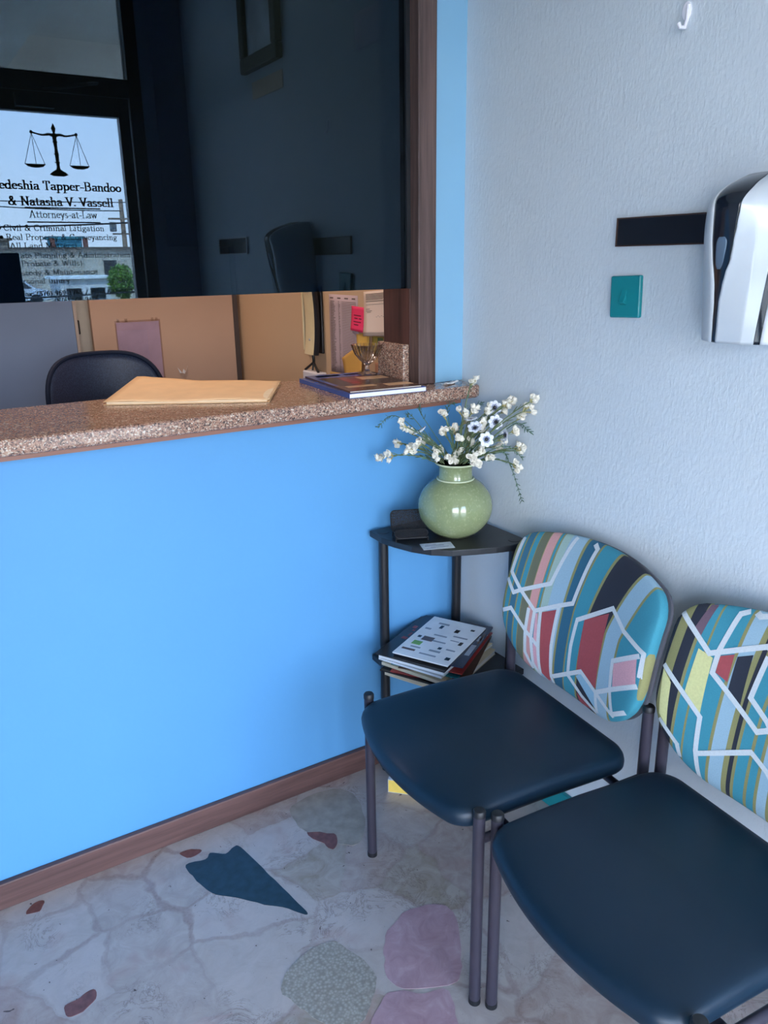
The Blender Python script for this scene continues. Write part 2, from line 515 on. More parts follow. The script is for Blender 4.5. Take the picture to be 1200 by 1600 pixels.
GL = {
 'A': (L_([(.05, .02), (.38, .98)]) + L_([(.38, .98), (.70, .02)]) + L_([(.2, .36), (.56, .36)]) + L_([(-.03, .02), (.15, .02)]) + L_([(.58, .02), (.82, .02)]), .82),
 'B': (V_(.14, 0, 1) + [[(.14, .98), (.4, .98)] + arc(.4, .76, .2, .22, 90, -90, 8) + [(.14, .54)]] + [[(.14, .54), (.42, .54)] + arc(.42, .28, .24, .26, 90, -90, 8) + [(.14, .02)]], .78),
 'C': ([arc(.42, .5, .34, .48, 45, 318, 16)] + L_([(.68, .98), (.68, .72)]), .78),
 'E': (V_(.14, 0, 1) + L_([(.14, .98), (.62, .98), (.62, .78)]) + L_([(.14, .52), (.5, .52)]) + L_([(.14, .02), (.66, .02), (.68, .24)]), .74),
 'I': (V_(.18, 0, 1), .38),
 'K': (V_(.14, 0, 1) + L_([(.68, .98), (.16, .40)]) + L_([(.34, .58), (.74, .02)]) + L_([(.56, .98), (.8, .98)]) + L_([(.62, .02), (.86, .02)]), .86),
 'L': (V_(.14, 0, 1) + L_([(.14, .02), (.6, .02), (.63, .28)]), .68),
 'M': (V_(.14, 0, 1) + L_([(.14, .98), (.48, .1)]) + L_([(.48, .1), (.80, .98)]) + V_(.82, 0, 1), .98),
 'N': (V_(.14, 0, 1) + L_([(.12, .98), (.70, .04)]) + L_([(.70, 0), (.70, .98)]) + L_([(.6, .98), (.82, .98)]), .86),
 'P': (V_(.14, 0, 1) + [[(.14, .98), (.4, .98)] + arc(.4, .74, .23, .24, 90, -90, 8) + [(.14, .50)]], .70),
 'R': (V_(.14, 0, 1) + [[(.14, .98), (.4, .98)] + arc(.4, .75, .22, .23, 90, -90, 8) + [(.14, .52)]] + L_([(.36, .52), (.70, .02), (.8, .02)]), .82),
 'T': (V_(.36, 0, 1, 1, 0) + L_([(.04, .76), (.06, .98), (.66, .98), (.68, .76)]), .72),
 'V': (L_([(.06, .98), (.38, .02)]) + L_([(.38, .02), (.66, .98)]) + L_([(-.04, .98), (.2, .98)]) + L_([(.56, .98), (.78, .98)]), .76),
 'W': (L_([(.06, .98), (.30, .02)]) + L_([(.30, .02), (.52, .9)]) + L_([(.52, .9), (.76, .02)]) + L_([(.76, .02), (.98, .98)]) + L_([(-.04, .98), (.2, .98)]) + L_([(.88, .98), (1.08, .98)]), 1.06),
 'a': ([arc(.26, X - .16, .17, .14, 160, 0, 8) + [(.43, .1), (.52, .02)]] + [arc(.26, .17, .2, .16, 60, 300, 10) + [(.43, .12)]] + L_([(.36, .33), (.43, .36)]), .54),
 'b': (V_(.14, 0, 1, 0, 2) + [arc(.36, X / 2, .22, X / 2 - .02, 0, 360, 18)], .62),
 'c': ([arc(.30, X / 2, .24, X / 2 - .02, 45, 315, 14)], .52),
 'd': ([arc(.28, X / 2, .23, X / 2 - .02, 0, 360, 18)] + V_(.5, 0, 1, 1, 2), .62),
 'e': ([[(.08, .34), (.50, .34)] + arc(.29, X / 2, .22, X / 2 - .02, 10, 315, 16)], .54),
 'f': (V_(.18, 0, .7, 1, 0) + [[(.18, .68)] + arc(.34, .78, .16, .2, 180, 30, 8)] + L_([(.04, X - .02), (.38, X - .02)]), .38),
 'g': ([arc(.26, .40, .19, .2, 0, 360, 16)] + [arc(.26, -.14, .24, .14, 0, 360, 16)] + L_([(.2, .2), (.14, .06), (.3, .02)]) + L_([(.4, .54), (.52, .6)]), .54),
 'h': (V_(.14, 0, 1, 1, 2) + [[(.14, .4)] + arc(.32, X - .22, .18, .2, 160, 0, 8) + [(.50, 0)]] + L_([(.4, .02), (.6, .02)]), .64),
 'i': (V_(.15, 0, X, 1, 2) + [arc(.15, .84, .02, .05, 0, 360, 8)], .31),
 'j': (V_(.18, -.1, X, 0, 2) + [arc(.04, -.1, .14, .16, 0, -120, 6)] + [arc(.18, .84, .02, .05, 0, 360, 8)], .32),
 'l': (V_(.15, 0, 1, 1, 2), .31),
 'm': (V_(.14, 0, X, 1, 2) + [[(.14, .4)] + arc(.31, X - .22, .17, .2, 160, 0, 8) + [(.48, 0)]] + [[(.48, .4)] + arc(.65, X - .22, .17, .2, 160, 0, 8) + [(.82, 0)]] + L_([(.4, .02), (.57, .02)]) + L_([(.73, .02), (.92, .02)]), .96),
 'n': (V_(.14, 0, X, 1, 2) + [[(.14, .4)] + arc(.32, X - .22, .18, .2, 160, 0, 8) + [(.50, 0)]] + L_([(.4, .02), (.6, .02)]), .64),
 'o': (o_(.30, .24, .02, X - .02), .60),
 'p': (V_(.14, -.3, X, 1, 2) + [arc(.36, X / 2, .22, X / 2 - .02, 0, 360, 18)], .64),
 'r': (V_(.14, 0, X, 1, 2) + [[(.14, .38)] + arc(.34, .46, .18, .14, 160, 50, 6)], .48),
 's': ([arc(.24, X - .165, .16, .145, 40, 250, 9) + arc(.24, .165, .18, .145, 80, -140, 9)], .48),
 't': (V_(.18, .1, .82, 0, 0) + [arc(.3, .12, .12, .1, 180, 320, 6)] + L_([(.03, X - .02), (.38, X - .02)]), .42),
 'u': (L_([(.14, X), (.14, .2)]) + [arc(.3, .2, .16, .18, 180, 350, 8) + [(.48, .3)]] + V_(.48, 0, X, 0, 2) + L_([(.48, .02), (.58, .02)]) + L_([(.04, X - .04), (.14, X - .02)]), .62),
 'v': (L_([(.06, X - .02), (.28, .02)]) + L_([(.28, .02), (.48, X - .02)]) + L_([(-.02, X - .02), (.16, X - .02)]) + L_([(.4, X - .02), (.56, X - .02)]), .54),
 'w': (L_([(.06, X - .02), (.24, .02)]) + L_([(.24, .02), (.42, X - .04)]) + L_([(.42, X - .04), (.6, .02)]) + L_([(.6, .02), (.76, X - .02)]) + L_([(-.02, X - .02), (.16, X - .02)]) + L_([(.68, X - .02), (.84, X - .02)]), .82),
 'x': (L_([(.08, X - .02), (.46, .02)]) + L_([(.44, X - .02), (.08, .02)]), .54),
 'y': (L_([(.06, X - .02), (.29, .02)]) + L_([(.48, X - .02), (.2, -.28), (.08, -.28)]) + L_([(-.02, X - .02), (.16, X - .02)]) + L_([(.4, X - .02), (.56, X - .02)]), .54),
 '&': ([[(.72, .5), (.5, .1)] + arc(.32, .24, .26, .22, -40, -250, 12) + [(.42, .62)] + arc(.36, .8, .13, .18, -30, 200, 10) + [(.3, .6), (.74, .02)]], .86),
 '-': (L_([(.06, .32), (.34, .32)]) + L_([(.06, .36), (.34, .36)]), .40),
 '.': ([arc(.1, .06, .02, .04, 0, 360, 8)], .24),
 ':': ([arc(.1, .06, .02, .04, 0, 360, 8)] + [arc(.1, .5, .02, .04, 0, 360, 8)], .26),
 '(': ([arc(.44, .4, .3, .6, 130, 230, 10)], .36),
 ')': ([arc(-.08, .4, .3, .6, 50, -50, 10)], .36),
 '/': (L_([(.04, -.05), (.4, 1.0)]), .44),
 '0': (o_(.28, .2, .02, .98), .58),
 '1': (V_(.28, 0, 1, 1, 0) + L_([(.12, .84), (.28, .96)]), .58),
 '4': (L_([(.38, .98), (.04, .3), (.54, .3)]) + V_(.38, 0, .98, 1, 0), .58),
 '5': (L_([(.5, .98), (.14, .98), (.12, .56)]) + [arc(.26, .32, .22, .3, 110, -150, 12)], .58),
 '6': ([arc(.28, .3, .2, .28, 0, 360, 16)] + [arc(.48, .4, .4, .58, 100, 190, 8)], .58),
 '7': (L_([(.06, .8), (.08, .98), (.52, .98)]) + L_([(.52, .98), (.22, .02)]), .58),
 '8': ([arc(.28, .74, .16, .22, 0, 360, 14)] + [arc(.28, .27, .2, .25, 0, 360, 16)], .58),
 '9': ([arc(.28, .68, .2, .28, 0, 360, 16)] + [arc(.08, .58, .4, .58, 10, -80, 8)], .58),
 '2': ([arc(.28, .74, .2, .24, 160, -30, 8) + [(.06, .02), (.52, .02)]], .58),
 ' ': ([], .34),
}
def lettering(text, x0, x1, zb, h, bold, mb, slope=0.0, y=0.0, track=.06):
    """writes text between x0 and x1, baseline zb, cap height h"""
    total = sum(GL[c][1] + track for c in text) - track
    sx = (x1 - x0) / total
    px = 0.0
    nw, nh = (.09, .04) if bold else (.065, .035)
    for c in text:
        st, adv = GL[c]
        for pl in st:
            for i in range(len(pl) - 1):
                pts = []
                for (a, b) in (pl[i], pl[i + 1]):
                    for dx in (-nw, nw):
                        for dz in (-nh, nh): pts.append((a + dx, b + dz))
                hp = hull(pts)
                vs = [(x0 + (px + a) * sx, y, zb + b * h) for a, b in hp]
                mb.add(vs, [tuple(range(len(vs)))])
        px += adv + track

M_INK = mat('black_vinyl', (0.004, 0.004, 0.006, 1), 0.6, spec=0.1)
M_INK2 = mat('slate_blue_vinyl', (0.20, 0.32, 0.46, 1), 0.6, spec=0.1)
SY = -0.0372
sgn = MB()
LINES = [('Kedeshia Tapper-Bandoo', -.925, -.348, 1.881, .038, 1), ('& Natasha V. Vassell', -.858, -.393, 1.813, .038, 1),
 ('Civil & Criminal Litigation', -.894, -.449, 1.703, .026, 0), ('Real Property & Conveyancing', -.888, -.394, 1.663, .026, 0),
 ('(All Land Matters)', -.890, -.584, 1.626, .025, 0), ('Estate Planning & Administration', -.893, -.338, 1.583, .024, 0),
 ('(Probate & Wills)', -.852, -.569, 1.547, .024, 0), ('Custody & Maintenance', -.890, -.504, 1.507, .023, 0),
 ('Personal Injury', -.885, -.637, 1.469, .023, 0), ('Telefax: (876) 969-1765 / (876) 892-9401', -.915, -.339, 1.413, .022, 1),
 ('(876) 506-9406', -.718, -.513, 1.379, .022, 1)]
for t, a, b, z, h, bd in LINES: lettering(t, a, b, z, h, bd, sgn, y=SY)
for (a, b, z) in ((-.793, -.456, 1.803), (-.790, -.462, 1.741)):
    sgn.box(a, b, SY - .0002, SY, z - .003, z + .003)
for (bx_, bz) in ((-.912, 1.715), (-.908, 1.675)):
    sgn.add([(bx_ + .008 * math.cos(t * PI / 6), SY, bz + .008 * math.sin(t * PI / 6)) for t in range(12)], [tuple(range(12))])
sgn.build('lettering', M_INK, d1, smooth=0)
sg2 = MB(); lettering('Attorneys-at-Law', -.775, -.476, 1.760, .032, 0, sg2, y=SY)
sg2.build('lettering', M_INK2, d1, smooth=0)['label'] = 'slate blue lettering between two rules'
# scales of justice
em = MB()
def flat(pts): em.add([(x, SY, z) for x, z in pts], [tuple(range(len(pts)))])
def limb(pts, ws):
    for i in range(len(pts) - 1):
        (x0, z0), (x1, z1) = pts[i], pts[i + 1]
        L = math.hypot(x1 - x0, z1 - z0); nx, nz = -(z1 - z0) / L, (x1 - x0) / L
        a, b = ws[i], ws[i + 1]
        flat([(x0 - nx * a, z0 - nz * a), (x1 - nx * b, z1 - nz * b), (x1 + nx * b, z1 + nz * b), (x0 + nx * a, z0 + nz * a)])
CX = -.624
flat([(CX, 2.165), (CX - .010, 2.142), (CX - .004, 2.122), (CX + .004, 2.122), (CX + .010, 2.142)])
limb([(CX, 2.122), (CX, 2.095), (CX + .001, 2.06), (CX + .001, 2.03), (CX + .001, 1.985), (CX + .001, 1.965)], [.010, .009, .007, .0085, .007, .010])
for zz in (2.112, 2.085, 2.035, 2.0): limb([(CX - .011, zz), (CX + .011, zz)], [.003, .003])
flat([(CX - .040, 1.948), (CX - .030, 1.957), (CX - .008, 1.970), (CX + .010, 1.970), (CX + .032, 1.957), (CX + .042, 1.948), (CX + .025, 1.941), (CX - .025, 1.941)])
for s in (-1, 1):
    limb([(CX, 2.108), (CX + s * .02, 2.118), (CX + s * .05, 2.112), (CX + s * .075, 2.116), (CX + s * .096, 2.122)], [.006, .006, .004, .0035, .004])
    ex = CX + s * .097
    flat([(ex + .007 * math.cos(t * PI / 5), 2.122 + .008 * math.sin(t * PI / 5)) for t in range(10)])
    pz = 1.987
    for dx in (-.044, 0.004, .042): limb([(ex, 2.118), (ex + dx, pz)], [.0012, .0012])
    flat([(ex - .046, pz + .003), (ex + .046, pz + .003), (ex + .034, pz - .008), (ex + .012, pz - .013), (ex - .012, pz - .013), (ex - .034, pz - .008)])
em.build('scales_emblem', M_INK, d1, smooth=0)
# ------------------------------------------------------------------ the street outside (seen only as a reflection)
M_CONC = mat('pale_concrete', rgb(176, 172, 164), 0.8, var=0.1, vscale=6)
M_ROAD = mat('grey_asphalt', rgb(120, 118, 114), 0.9, var=0.15, vscale=3)
struct(MB().box(-9, 6, -4.6, FY - 0.08, -0.75, -0.02).build('porch_slab', M_CONC, smooth=0))
struct(MB().box(-60, 60, -90, -4.6, -0.75, -0.6).build('street_ground', M_ROAD, smooth=0))
po = MB()
po.box(-6, 2.5, -4.5, FY - 0.08, 2.98, 3.25)
po.box(-6, 2.5, -4.5, -4.2, 2.60, 2.98)
po.box(-0.80, -0.45, -4.2, FY - 0.08, 2.78, 2.98)
struct(po.build('porch_roof', M_CONC, smooth=0))

def building(x0, x1, y0, y1, z1, col, label, roof=None, wins=(), cat='building'):
    b = empty('building', ((x0 + x1) / 2, (y0 + y1) / 2, -0.6), label=label, cat=cat)
    ox, oy = (x0 + x1) / 2, (y0 + y1) / 2
    MB().box(x0 - ox, x1 - ox, y0 - oy, y1 - oy, 0, z1 + .6).build('wall', mat('render_' + label[:12].replace(' ', '_'), col, 0.85, var=0.18, vscale=0.7), b, smooth=0)
    MB().box(x0 - ox - .2, x1 - ox + .2, y0 - oy - .2, y1 - oy + .2, z1 + .6, z1 + .75).build('roof', mat('roof_' + label[:12].replace(' ', '_'), roof or col, 0.8, var=0.15, vscale=1), b, smooth=0)
    for (a, c, za, zc) in wins:
        MB().box(a - ox, c - ox, y1 - oy - .02, y1 - oy + .06, za + .6, zc + .6).build('window', mat('dark_window', (0.03, 0.035, 0.04, 1), 0.2), b, smooth=0)
    return b
building(-2.0, 30.0, -58, -52.0, 2.45, rgb(196, 184, 168), 'long grey brown building across the street with dark window holes', rgb(104, 92, 84),
         [(11.4, 12.2, 0.8, 1.8), (5.2, 6.0, .9, 1.7)])
building(-1.0, 7.2, -66, -60.0, 3.2, rgb(150, 138, 124), 'taller pale block behind the left end of the long building', rgb(120, 108, 98), [(4.4, 5.2, 2.4, 3.0)])
t = building(10.2, 12.2, -63, -61.0, 3.35, rgb(96, 170, 186), 'small teal rooftop room with red brown corner columns', rgb(90, 160, 176))
for x in (-1.2, 1.05):
    MB().box(x, x + .3, 1.0, 1.3, 0, 4.0).build('column', mat('red_brown_column', rgb(128, 84, 76), 0.8), t, smooth=0)
building(7.6, 10.3, -49.5, -46.5, 0.80, rgb(210, 208, 204), 'low white flat roofed kiosk in front of the long building', rgb(240, 240, 238), [(7.9, 8.7, -.3, .3), (9.2, 10.0, -.3, .3)], 'kiosk')
pl = empty('utility_pole', (15.0, -60, -0.6), label='brown wooden utility pole with crossarms above the roofs', cat='pole')
MB().tube([(0, 0, 0), (0, 0, 6.6)], [.20, .15], 10).build('pole', mat('weathered_pole_wood', rgb(150, 126, 108), 0.8, var=.15), pl)
MB().box(-1.0, 1.0, -.08, .08, 5.22, 5.34).build('crossarm', mat('weathered_pole_wood', rgb(150, 126, 108)), pl, smooth=0)
MB().box(-.8, .8, -.08, .08, 4.2, 4.30).build('crossarm', mat('weathered_pole_wood', rgb(150, 126, 108)), pl, smooth=0)
MB().lathe([(.2, 0), (.25, .05), (.25, .6), (.2, .65)], 12, (-.75, .1, 4.4)).build('transformer', mat('grey_transformer', rgb(120, 124, 128), 0.5), pl)
def wire(a, b, sag, r, label):
    pts = []
    for i in range(15):
        t_ = i / 14
        p = Vector(a).lerp(Vector(b), t_); p.z -= sag * 4 * t_ * (1 - t_); pts.append(p)
    o = MB().tube(pts, r, 5).build('power_line', mat('black_cable', (0.02, 0.02, 0.022, 1), 0.6), None)
    tag(o, label, 'power line')
wire((3, -59.6, 5.6), (15, -59.6, 5.2), .15, .035, 'thin power line running from the upper crossarm of the pole')
wire((3, -59.5, 4.0), (24, -59.5, 5.1), .25, .06, 'thick power line passing the pole just above the lower crossarm')
wire((0, -40.0, 4.4), (22, -40.0, 4.9), .2, .022, 'highest power line crossing the sky below the lettered names')
wire((2, -30.0, 0.42), (14, -30.0, 0.95), .12, .035, 'low thick cable hanging in front of the tree and kiosk')

tr = empty('street_tree', (10.35, -44.0, -0.6), label='bushy green street tree right of the white kiosk', cat='tree')
MB().tube([(0, 0, 0), (.05, 0, .9), (0, .1, 1.6)], [.12, .1, .06], 8).build('trunk', mat('tree_bark', rgb(96, 80, 66), 0.9), tr)
rng = random.Random(5)
lv = MB()
for i in range(1500):
    a = rng.uniform(0, 2 * PI); q = rng.uniform(-1, 1); rr = rng.uniform(.35, 1) ** .5
    s = math.sqrt(1 - q * q)
    c = Vector((s * math.cos(a) * .75 * rr, s * math.sin(a) * .75 * rr, 1.25 + q * 0.95 * rr))
    d1_ = Vector((rng.gauss(0, 1), rng.gauss(0, 1), rng.gauss(0, 1))).normalized() * .10
    d2_ = d1_.cross(Vector((rng.gauss(0, 1), rng.gauss(0, 1), rng.gauss(0, 1)))).normalized() * .05
    lv.add([c - d1_, c - d2_, c + d1_, c + d2_], [(0, 1, 2, 3)])
lv.build('foliage', mat('green_leaves', rgb(96, 128, 52), 0.6, var=.3, vscale=2), tr, smooth=0)

def car(x, y, col, label, rz=0.0):
    c = empty('car', (x, y, -0.6), rz, label, 'car')
    prof = [(-2.1, .3), (-2.1, .75), (-1.5, .9), (-.95, 1.38), (.75, 1.42), (1.35, .95), (2.05, .8), (2.1, .3)]
    M_ = Matrix.Rotation(R(90), 4, 'X')
    MB().prism(prof, -.82, .82, M_).build('body', mat('car_' + label[:6], col, 0.25, 0.1, coat=.5), c, smooth=0, bevel=.06)
    MB().prism([(-1.35, .93), (-.9, 1.3), (.68, 1.33), (1.15, .95)], -.835, .835, M_).build('side_window', mat('dark_window', (0.03, 0.035, 0.04, 1), 0.2), c, smooth=0)
    for wx in (-1.3, 1.3):
        for wy in (-.75, .75):
            MB().tube([(wx, wy - .12, .32), (wx, wy + .12, .32)], .32, 16).build('wheel', mat('black_rubber', (0.01, 0.01, 0.01, 1)), c)
car(5.0, -47.5, rgb(205, 210, 216), 'pale silver car parked across the street left of the white kiosk')
# ------------------------------------------------------------------ floor inlays (stones of the paving that show clearly)
inlay('stone_inlay', [(-1.002, -.117), (-.95, -.125), (-.93, -.108), (-.895, -.135), (-.865, -.122), (-.850, -.132), (-.832, -.24), (-.812, -.36), (-.800, -.435), (-.808, -.445), (-.835, -.405), (-.88, -.36), (-.93, -.30), (-.97, -.262), (-.99, -.215), (-1.0, -.165)], M_DKG, 'dark green triangular stone', rough=.003)
inlay('stone_inlay', [(-0.662, -0.6), (-0.58, -0.574), (-0.503, -0.605), (-0.499, -0.658), (-0.561, -0.764), (-0.597, -0.802), (-0.641, -0.793), (-0.705, -0.761), (-0.732, -0.711), (-0.703, -0.651)], M_PINK, 'rounded pink marble piece')
inlay('stone_inlay', [(-0.826, -0.795), (-0.766, -0.751), (-0.726, -0.754), (-0.688, -0.786), (-0.636, -0.812), (-0.667, -0.888), (-0.696, -0.937), (-0.837, -0.864)], M_PINK, 'pink marble piece at the front edge')
inlay('stone_inlay', [(-0.946, -0.607), (-0.882, -0.557), (-0.793, -0.549), (-0.768, -0.598), (-0.75, -0.683), (-0.788, -0.737), (-0.845, -0.774), (-0.902, -0.737), (-0.931, -0.673)], M_PEB, 'pebbly beige stone piece')
inlay('stone_inlay', [(-1.367, -0.387), (-1.333, -0.386), (-1.302, -0.381), (-1.303, -0.406), (-1.348, -0.423), (-1.366, -0.417)], M_RED, 'red brown chip')
inlay('stone_inlay', [(-1.394, -0.068), (-1.378, -0.042), (-1.35, -0.042), (-1.367, -0.071)], M_RED)
inlay('stone_inlay', [(-0.656, -0.053), (-0.533, -0.044), (-0.474, -0.101), (-0.501, -0.222), (-0.568, -0.299), (-0.632, -0.249), (-0.667, -0.179), (-0.676, -0.124)], M_BEI, 'flat beige piece by the chair leg')
inlay('stone_inlay', [(-0.669, -0.184), (-0.609, -0.226), (-0.614, -0.26), (-0.64, -0.282), (-0.65, -0.246)], M_RED, z=.0016)
inlay('stone_inlay', [(-1.003, -0.067), (-0.968, -0.07), (-0.947, -0.089), (-0.978, -0.098)], M_RED)

# ------------------------------------------------------------------ granite countertop and what lies on it
ct = empty('countertop', (-1.8, 0.1, 1.168), label='long speckled pink granite countertop on the blue half wall', cat='countertop')
prof = []
y0, y1 = -0.11, 0.31
P_ = [(-3.595, y1), (-3.595, y0)]
rr = 0.035
P_ += [(-.004 - rr + rr * math.sin(R(a)), y0 + rr - rr * math.cos(R(a))) for a in range(0, 91, 15)]
P_ += [(-.004, -.004), (-.004, y1)]
P_ = [(x + 1.8, y - .1) for x, y in P_]
MB().prism(P_, 0.0, 0.037).build('slab', M_GRANITE, ct, smooth=0, bevel=0.009, segs=3)
MB().box(-1.795, 1.72, -.200, -.101, -0.010, -0.0005).build('wooden_underlay', m_wood('underlay_wood', rgb(110, 72, 58), rgb(150, 104, 86), 'x'), ct, smooth=0)
CT = 1.2055      # worktop height

# granite offcut standing at the post
t = MB().box(-.187, -.1665, .035, .176, CT, 1.318).build('granite_offcut', M_GRANITE, None, smooth=0, bevel=.003)
tag(t, 'small upright granite offcut standing on the counter against the post', 'granite block')

def sheet_pts(w, h, nx=8, ny=10, f=None):
    return [[Vector(((i / nx - .5) * w, (j / ny - .5) * h, f(i / nx, j / ny) if f else 0)) for i in range(nx + 1)] for j in range(ny + 1)]

def magazine(loc, rz, w, h, th, cover, label, cat='magazine', group=None, page=None, rot=None, art=None, parent_pages=True):
    """a soft-cover booklet: block of pages, front and back cover, printed art on the cover"""
    m = empty('magazine' if cat == 'magazine' else cat.replace(' ', '_'), loc, rz, label, cat, group, rot)
    c = 0.0007
    MB().box(-w / 2 + .001, w / 2 - .002, -h / 2 + .002, h / 2 - .002, c, th - c).build('pages', page or M_PAGES, m, smooth=0)
    cv = MB()
    cv.box(-w / 2, w / 2, -h / 2, h / 2, th - c, th)
    cv.box(-w / 2, w / 2, -h / 2, h / 2, 0, c)
    cv.box(-w / 2 - c, -w / 2, -h / 2, h / 2, 0, th)
    mts = [cover]
    for (mt, quads) in (art or []):
        mts.append(mt)
        for (x0, y0_, x1, y1_) in quads:
            cv.box(x0 * w - w / 2, x1 * w - w / 2, y0_ * h - h / 2, y1_ * h - h / 2, th - .0002, th + .0003, None, len(mts) - 1)
    cv.build('cover', mts, m, smooth=0)
    return m
M_PAGES = NT('paper_edges')
_c = M_PAGES.coord((3, 3, 900)); M_PAGES.base(M_PAGES.ramp(M_PAGES.noise(_c, 1.0, 2), [(0.35, rgb(178, 172, 164)), (0.6, rgb(228, 224, 218))])); M_PAGES.b.inputs['Roughness'].default_value = .8; M_PAGES = M_PAGES.m
def gloss(name, c, r=.25, v=.1): return mat(name, c, r, var=v, vscale=12)
K_NAVY = gloss('navy_cover', rgb(38, 46, 66)); K_DARK = gloss('charcoal_cover', rgb(44, 42, 44)); K_WHITE = gloss('white_cover', rgb(228, 228, 230)); K_RED = gloss('red_cover', rgb(150, 52, 50))
K_TEAL = gloss('teal_cover', rgb(40, 110, 124)); K_CREAM = gloss('cream_cover', rgb(216, 198, 168)); K_GREY = gloss('grey_cover', rgb(140, 146, 156)); K_BLUE = gloss('blue_cover', rgb(62, 92, 160)); K_YEL = gloss('yellow_cover', rgb(226, 190, 74)); K_TAN = gloss('tan_print', rgb(190, 156, 120)); K_BRN = gloss('brown_print', rgb(92, 66, 54)); K_GRN = gloss('green_print', rgb(112, 160, 66)); K_BLK = gloss('black_print', (0.01, 0.01, 0.012, 1)); K_PINKN = gloss('pink_note_paper', rgb(255, 60, 110), .7); K_YN = gloss('yellow_note_paper', rgb(240, 196, 96), .7); K_LILAC = gloss('lilac_paper', rgb(214, 196, 214), .6)

AG = math.atan2(-.37, -.038) + PI / 2
a2 = R(-4)
magazine((-.312, .068, CT), R(-4), .235, .345, .012, K_BLUE, 'thick white edged book lying under the blue magazine on the counter', 'book',
         page=mat('bright_paper_edges', rgb(232, 234, 238), .7))
magazine((-.308, .072, CT + .0122), R(-6), .215, .335, .0045, K_BRN, 'glossy magazine with blue and brown cover under the glass dish', 'magazine', art=[
    (K_BLUE, [(0, .80, 1, 1), (0, .35, .06, .8)]), (K_RED, [(.30, .38, .42, .72)]), (K_TAN, [(.55, .55, .95, .70), (.1, .18, .5, .26), (.62, .12, .98, .24)]), (K_DARK, [(.45, .28, .98, .5), (.06, .30, .28, .74)]), (K_WHITE, [(.1, .86, .45, .94), (.52, .87, .8, .93)])])

# manila folder overhanging the back of the counter
fo = empty('folder', (-.735, .232, CT), R(-30.2), label='wide manila folder lying askew on the granite counter', cat='folder')
M_MAN = mat('manila_card', rgb(238, 200, 152), .7, var=.05, vscale=20)
M_MAN2 = mat('manila_card_edge', rgb(238, 218, 184), .8, var=.05)
def fz(i, j): return .009 + .0025 * math.sin(i * 5 + j * 2) * j + .016 * j * (1 - i) + .0015 * math.sin(i * 11)
top = sheet_pts(.425, .33, 20, 14, fz)
for k, v in enumerate(top[-1]): v.y += .003 * math.sin(k * 1.3) - .012 * (k / 20) + (.01 if k < 2 else 0)
m_ = MB(); m_.grid(top)
fl_ = m_.build('front_flap', M_MAN, fo)
sm = fl_.modifiers.new('thickness', 'SOLIDIFY'); sm.thickness = .0012
MB().box(-.212, .212, -.165, .150, 0.0002, .0015).build('back_flap', M_MAN, fo, smooth=0)
MB().box(-.205, .205, -.160, .140, .0018, .0075).build('papers', M_MAN2, fo, smooth=0)

# cut glass dish
M_CRYS = bpy.data.materials.new('pressed_glass'); M_CRYS.use_nodes = True
_b = M_CRYS.node_tree.nodes['Principled BSDF']; _b.inputs['Transmission Weight'].default_value = 1; _b.inputs['Roughness'].default_value = .03; _b.inputs['IOR'].default_value = 1.45
gd = empty('glass_dish', (-.225, .175, CT + .0172), label='small footed cut glass dessert dish on the magazine', cat='dish')
prof = [(.028, 0), (.030, .003), (.012, .008), (.006, .014), (.006, .026), (.010, .030), (.022, .042), (.036, .060), (.044, .080), (.046, .088), (.0435, .088), (.040, .078), (.033, .060), (.018, .043), (.002, .034)]
n = 40; vs_ = []; fs_ = []
for (r, z) in prof:
    for k in range(n):
        a = 2 * PI * k / n
        q = r * (1 + (.05 * (1 if k % 2 else -1) if z > .035 else 0))
        vs_.append((q * math.cos(a), q * math.sin(a), z))
for i in range(len(prof) - 1):
    for k in range(n):
        l = (k + 1) % n; fs_.append((i * n + k, i * n + l, (i + 1) * n + l, (i + 1) * n + k))
fs_.append(tuple(reversed(range(n)))); fs_.append(tuple(range((len(prof) - 1) * n, len(prof) * n)))
mb = MB(); mb.add(vs_[:6 * n], [f for f in fs_ if max(f) < 6 * n]); mb.build('foot', M_CRYS, gd)
mb = MB(); mb.add(vs_[5 * n:], [tuple(i - 5 * n for i in f) for f in fs_ if min(f) >= 5 * n]); mb.build('bowl', M_CRYS, gd, smooth=20)

# torn scrap and a dropped blossom at the counter end
sc = sheet_pts(.060, .022, 8, 4, lambda i, j: .0012 + .008 * abs(i - .45) + .003 * math.sin(j * 6))
o = MB().grid(sc).build('paper_scrap', M_PAPER, None); o.modifiers.new('t', 'SOLIDIFY').thickness = .0008
o.location = (-.078, -.045, CT); o.rotation_euler = (0, 0, R(20))
tag(o, 'small curled white paper scrap near the right end of the counter', 'paper')

# ------------------------------------------------------------------ reception behind the counter
M_PTAN = mat('tan_partition_board', rgb(190, 160, 138), .6, var=.04, vscale=3)
M_PGREY = mat('grey_partition_board', (0.17, 0.25, 0.40, 1), .6, var=.05, vscale=3)
M_EDGE = mat('dark_edge_strip', rgb(70, 62, 60), .5)
pt = empty('partition_panel', (-.345, 1.715, 0), label='tan partition board behind the reception with a plastic sleeve on it', cat='partition')
MB().box(-.335, .305, -.015, .015, 0.0, 1.62).build('board', M_PTAN, pt, smooth=0)
MB().box(.306, .328, -.018, .02, 0.0, 1.62).build('edge_strip', M_EDGE, pt, smooth=0)
pt = empty('partition_panel', (-2.2, 1.69, 0), label='grey blue partition board at the left behind the office chair', cat='partition')
MB().box(-1.39, 1.445, -.015, .015, 0.0, 1.62).build('board', M_PGREY, pt, smooth=0)
MB().box(1.446, 1.458, -.017, .017, 0.0, 1.62).build('edge_strip', mat('pale_edge_strip', rgb(170, 160, 150), .5), pt, smooth=0)
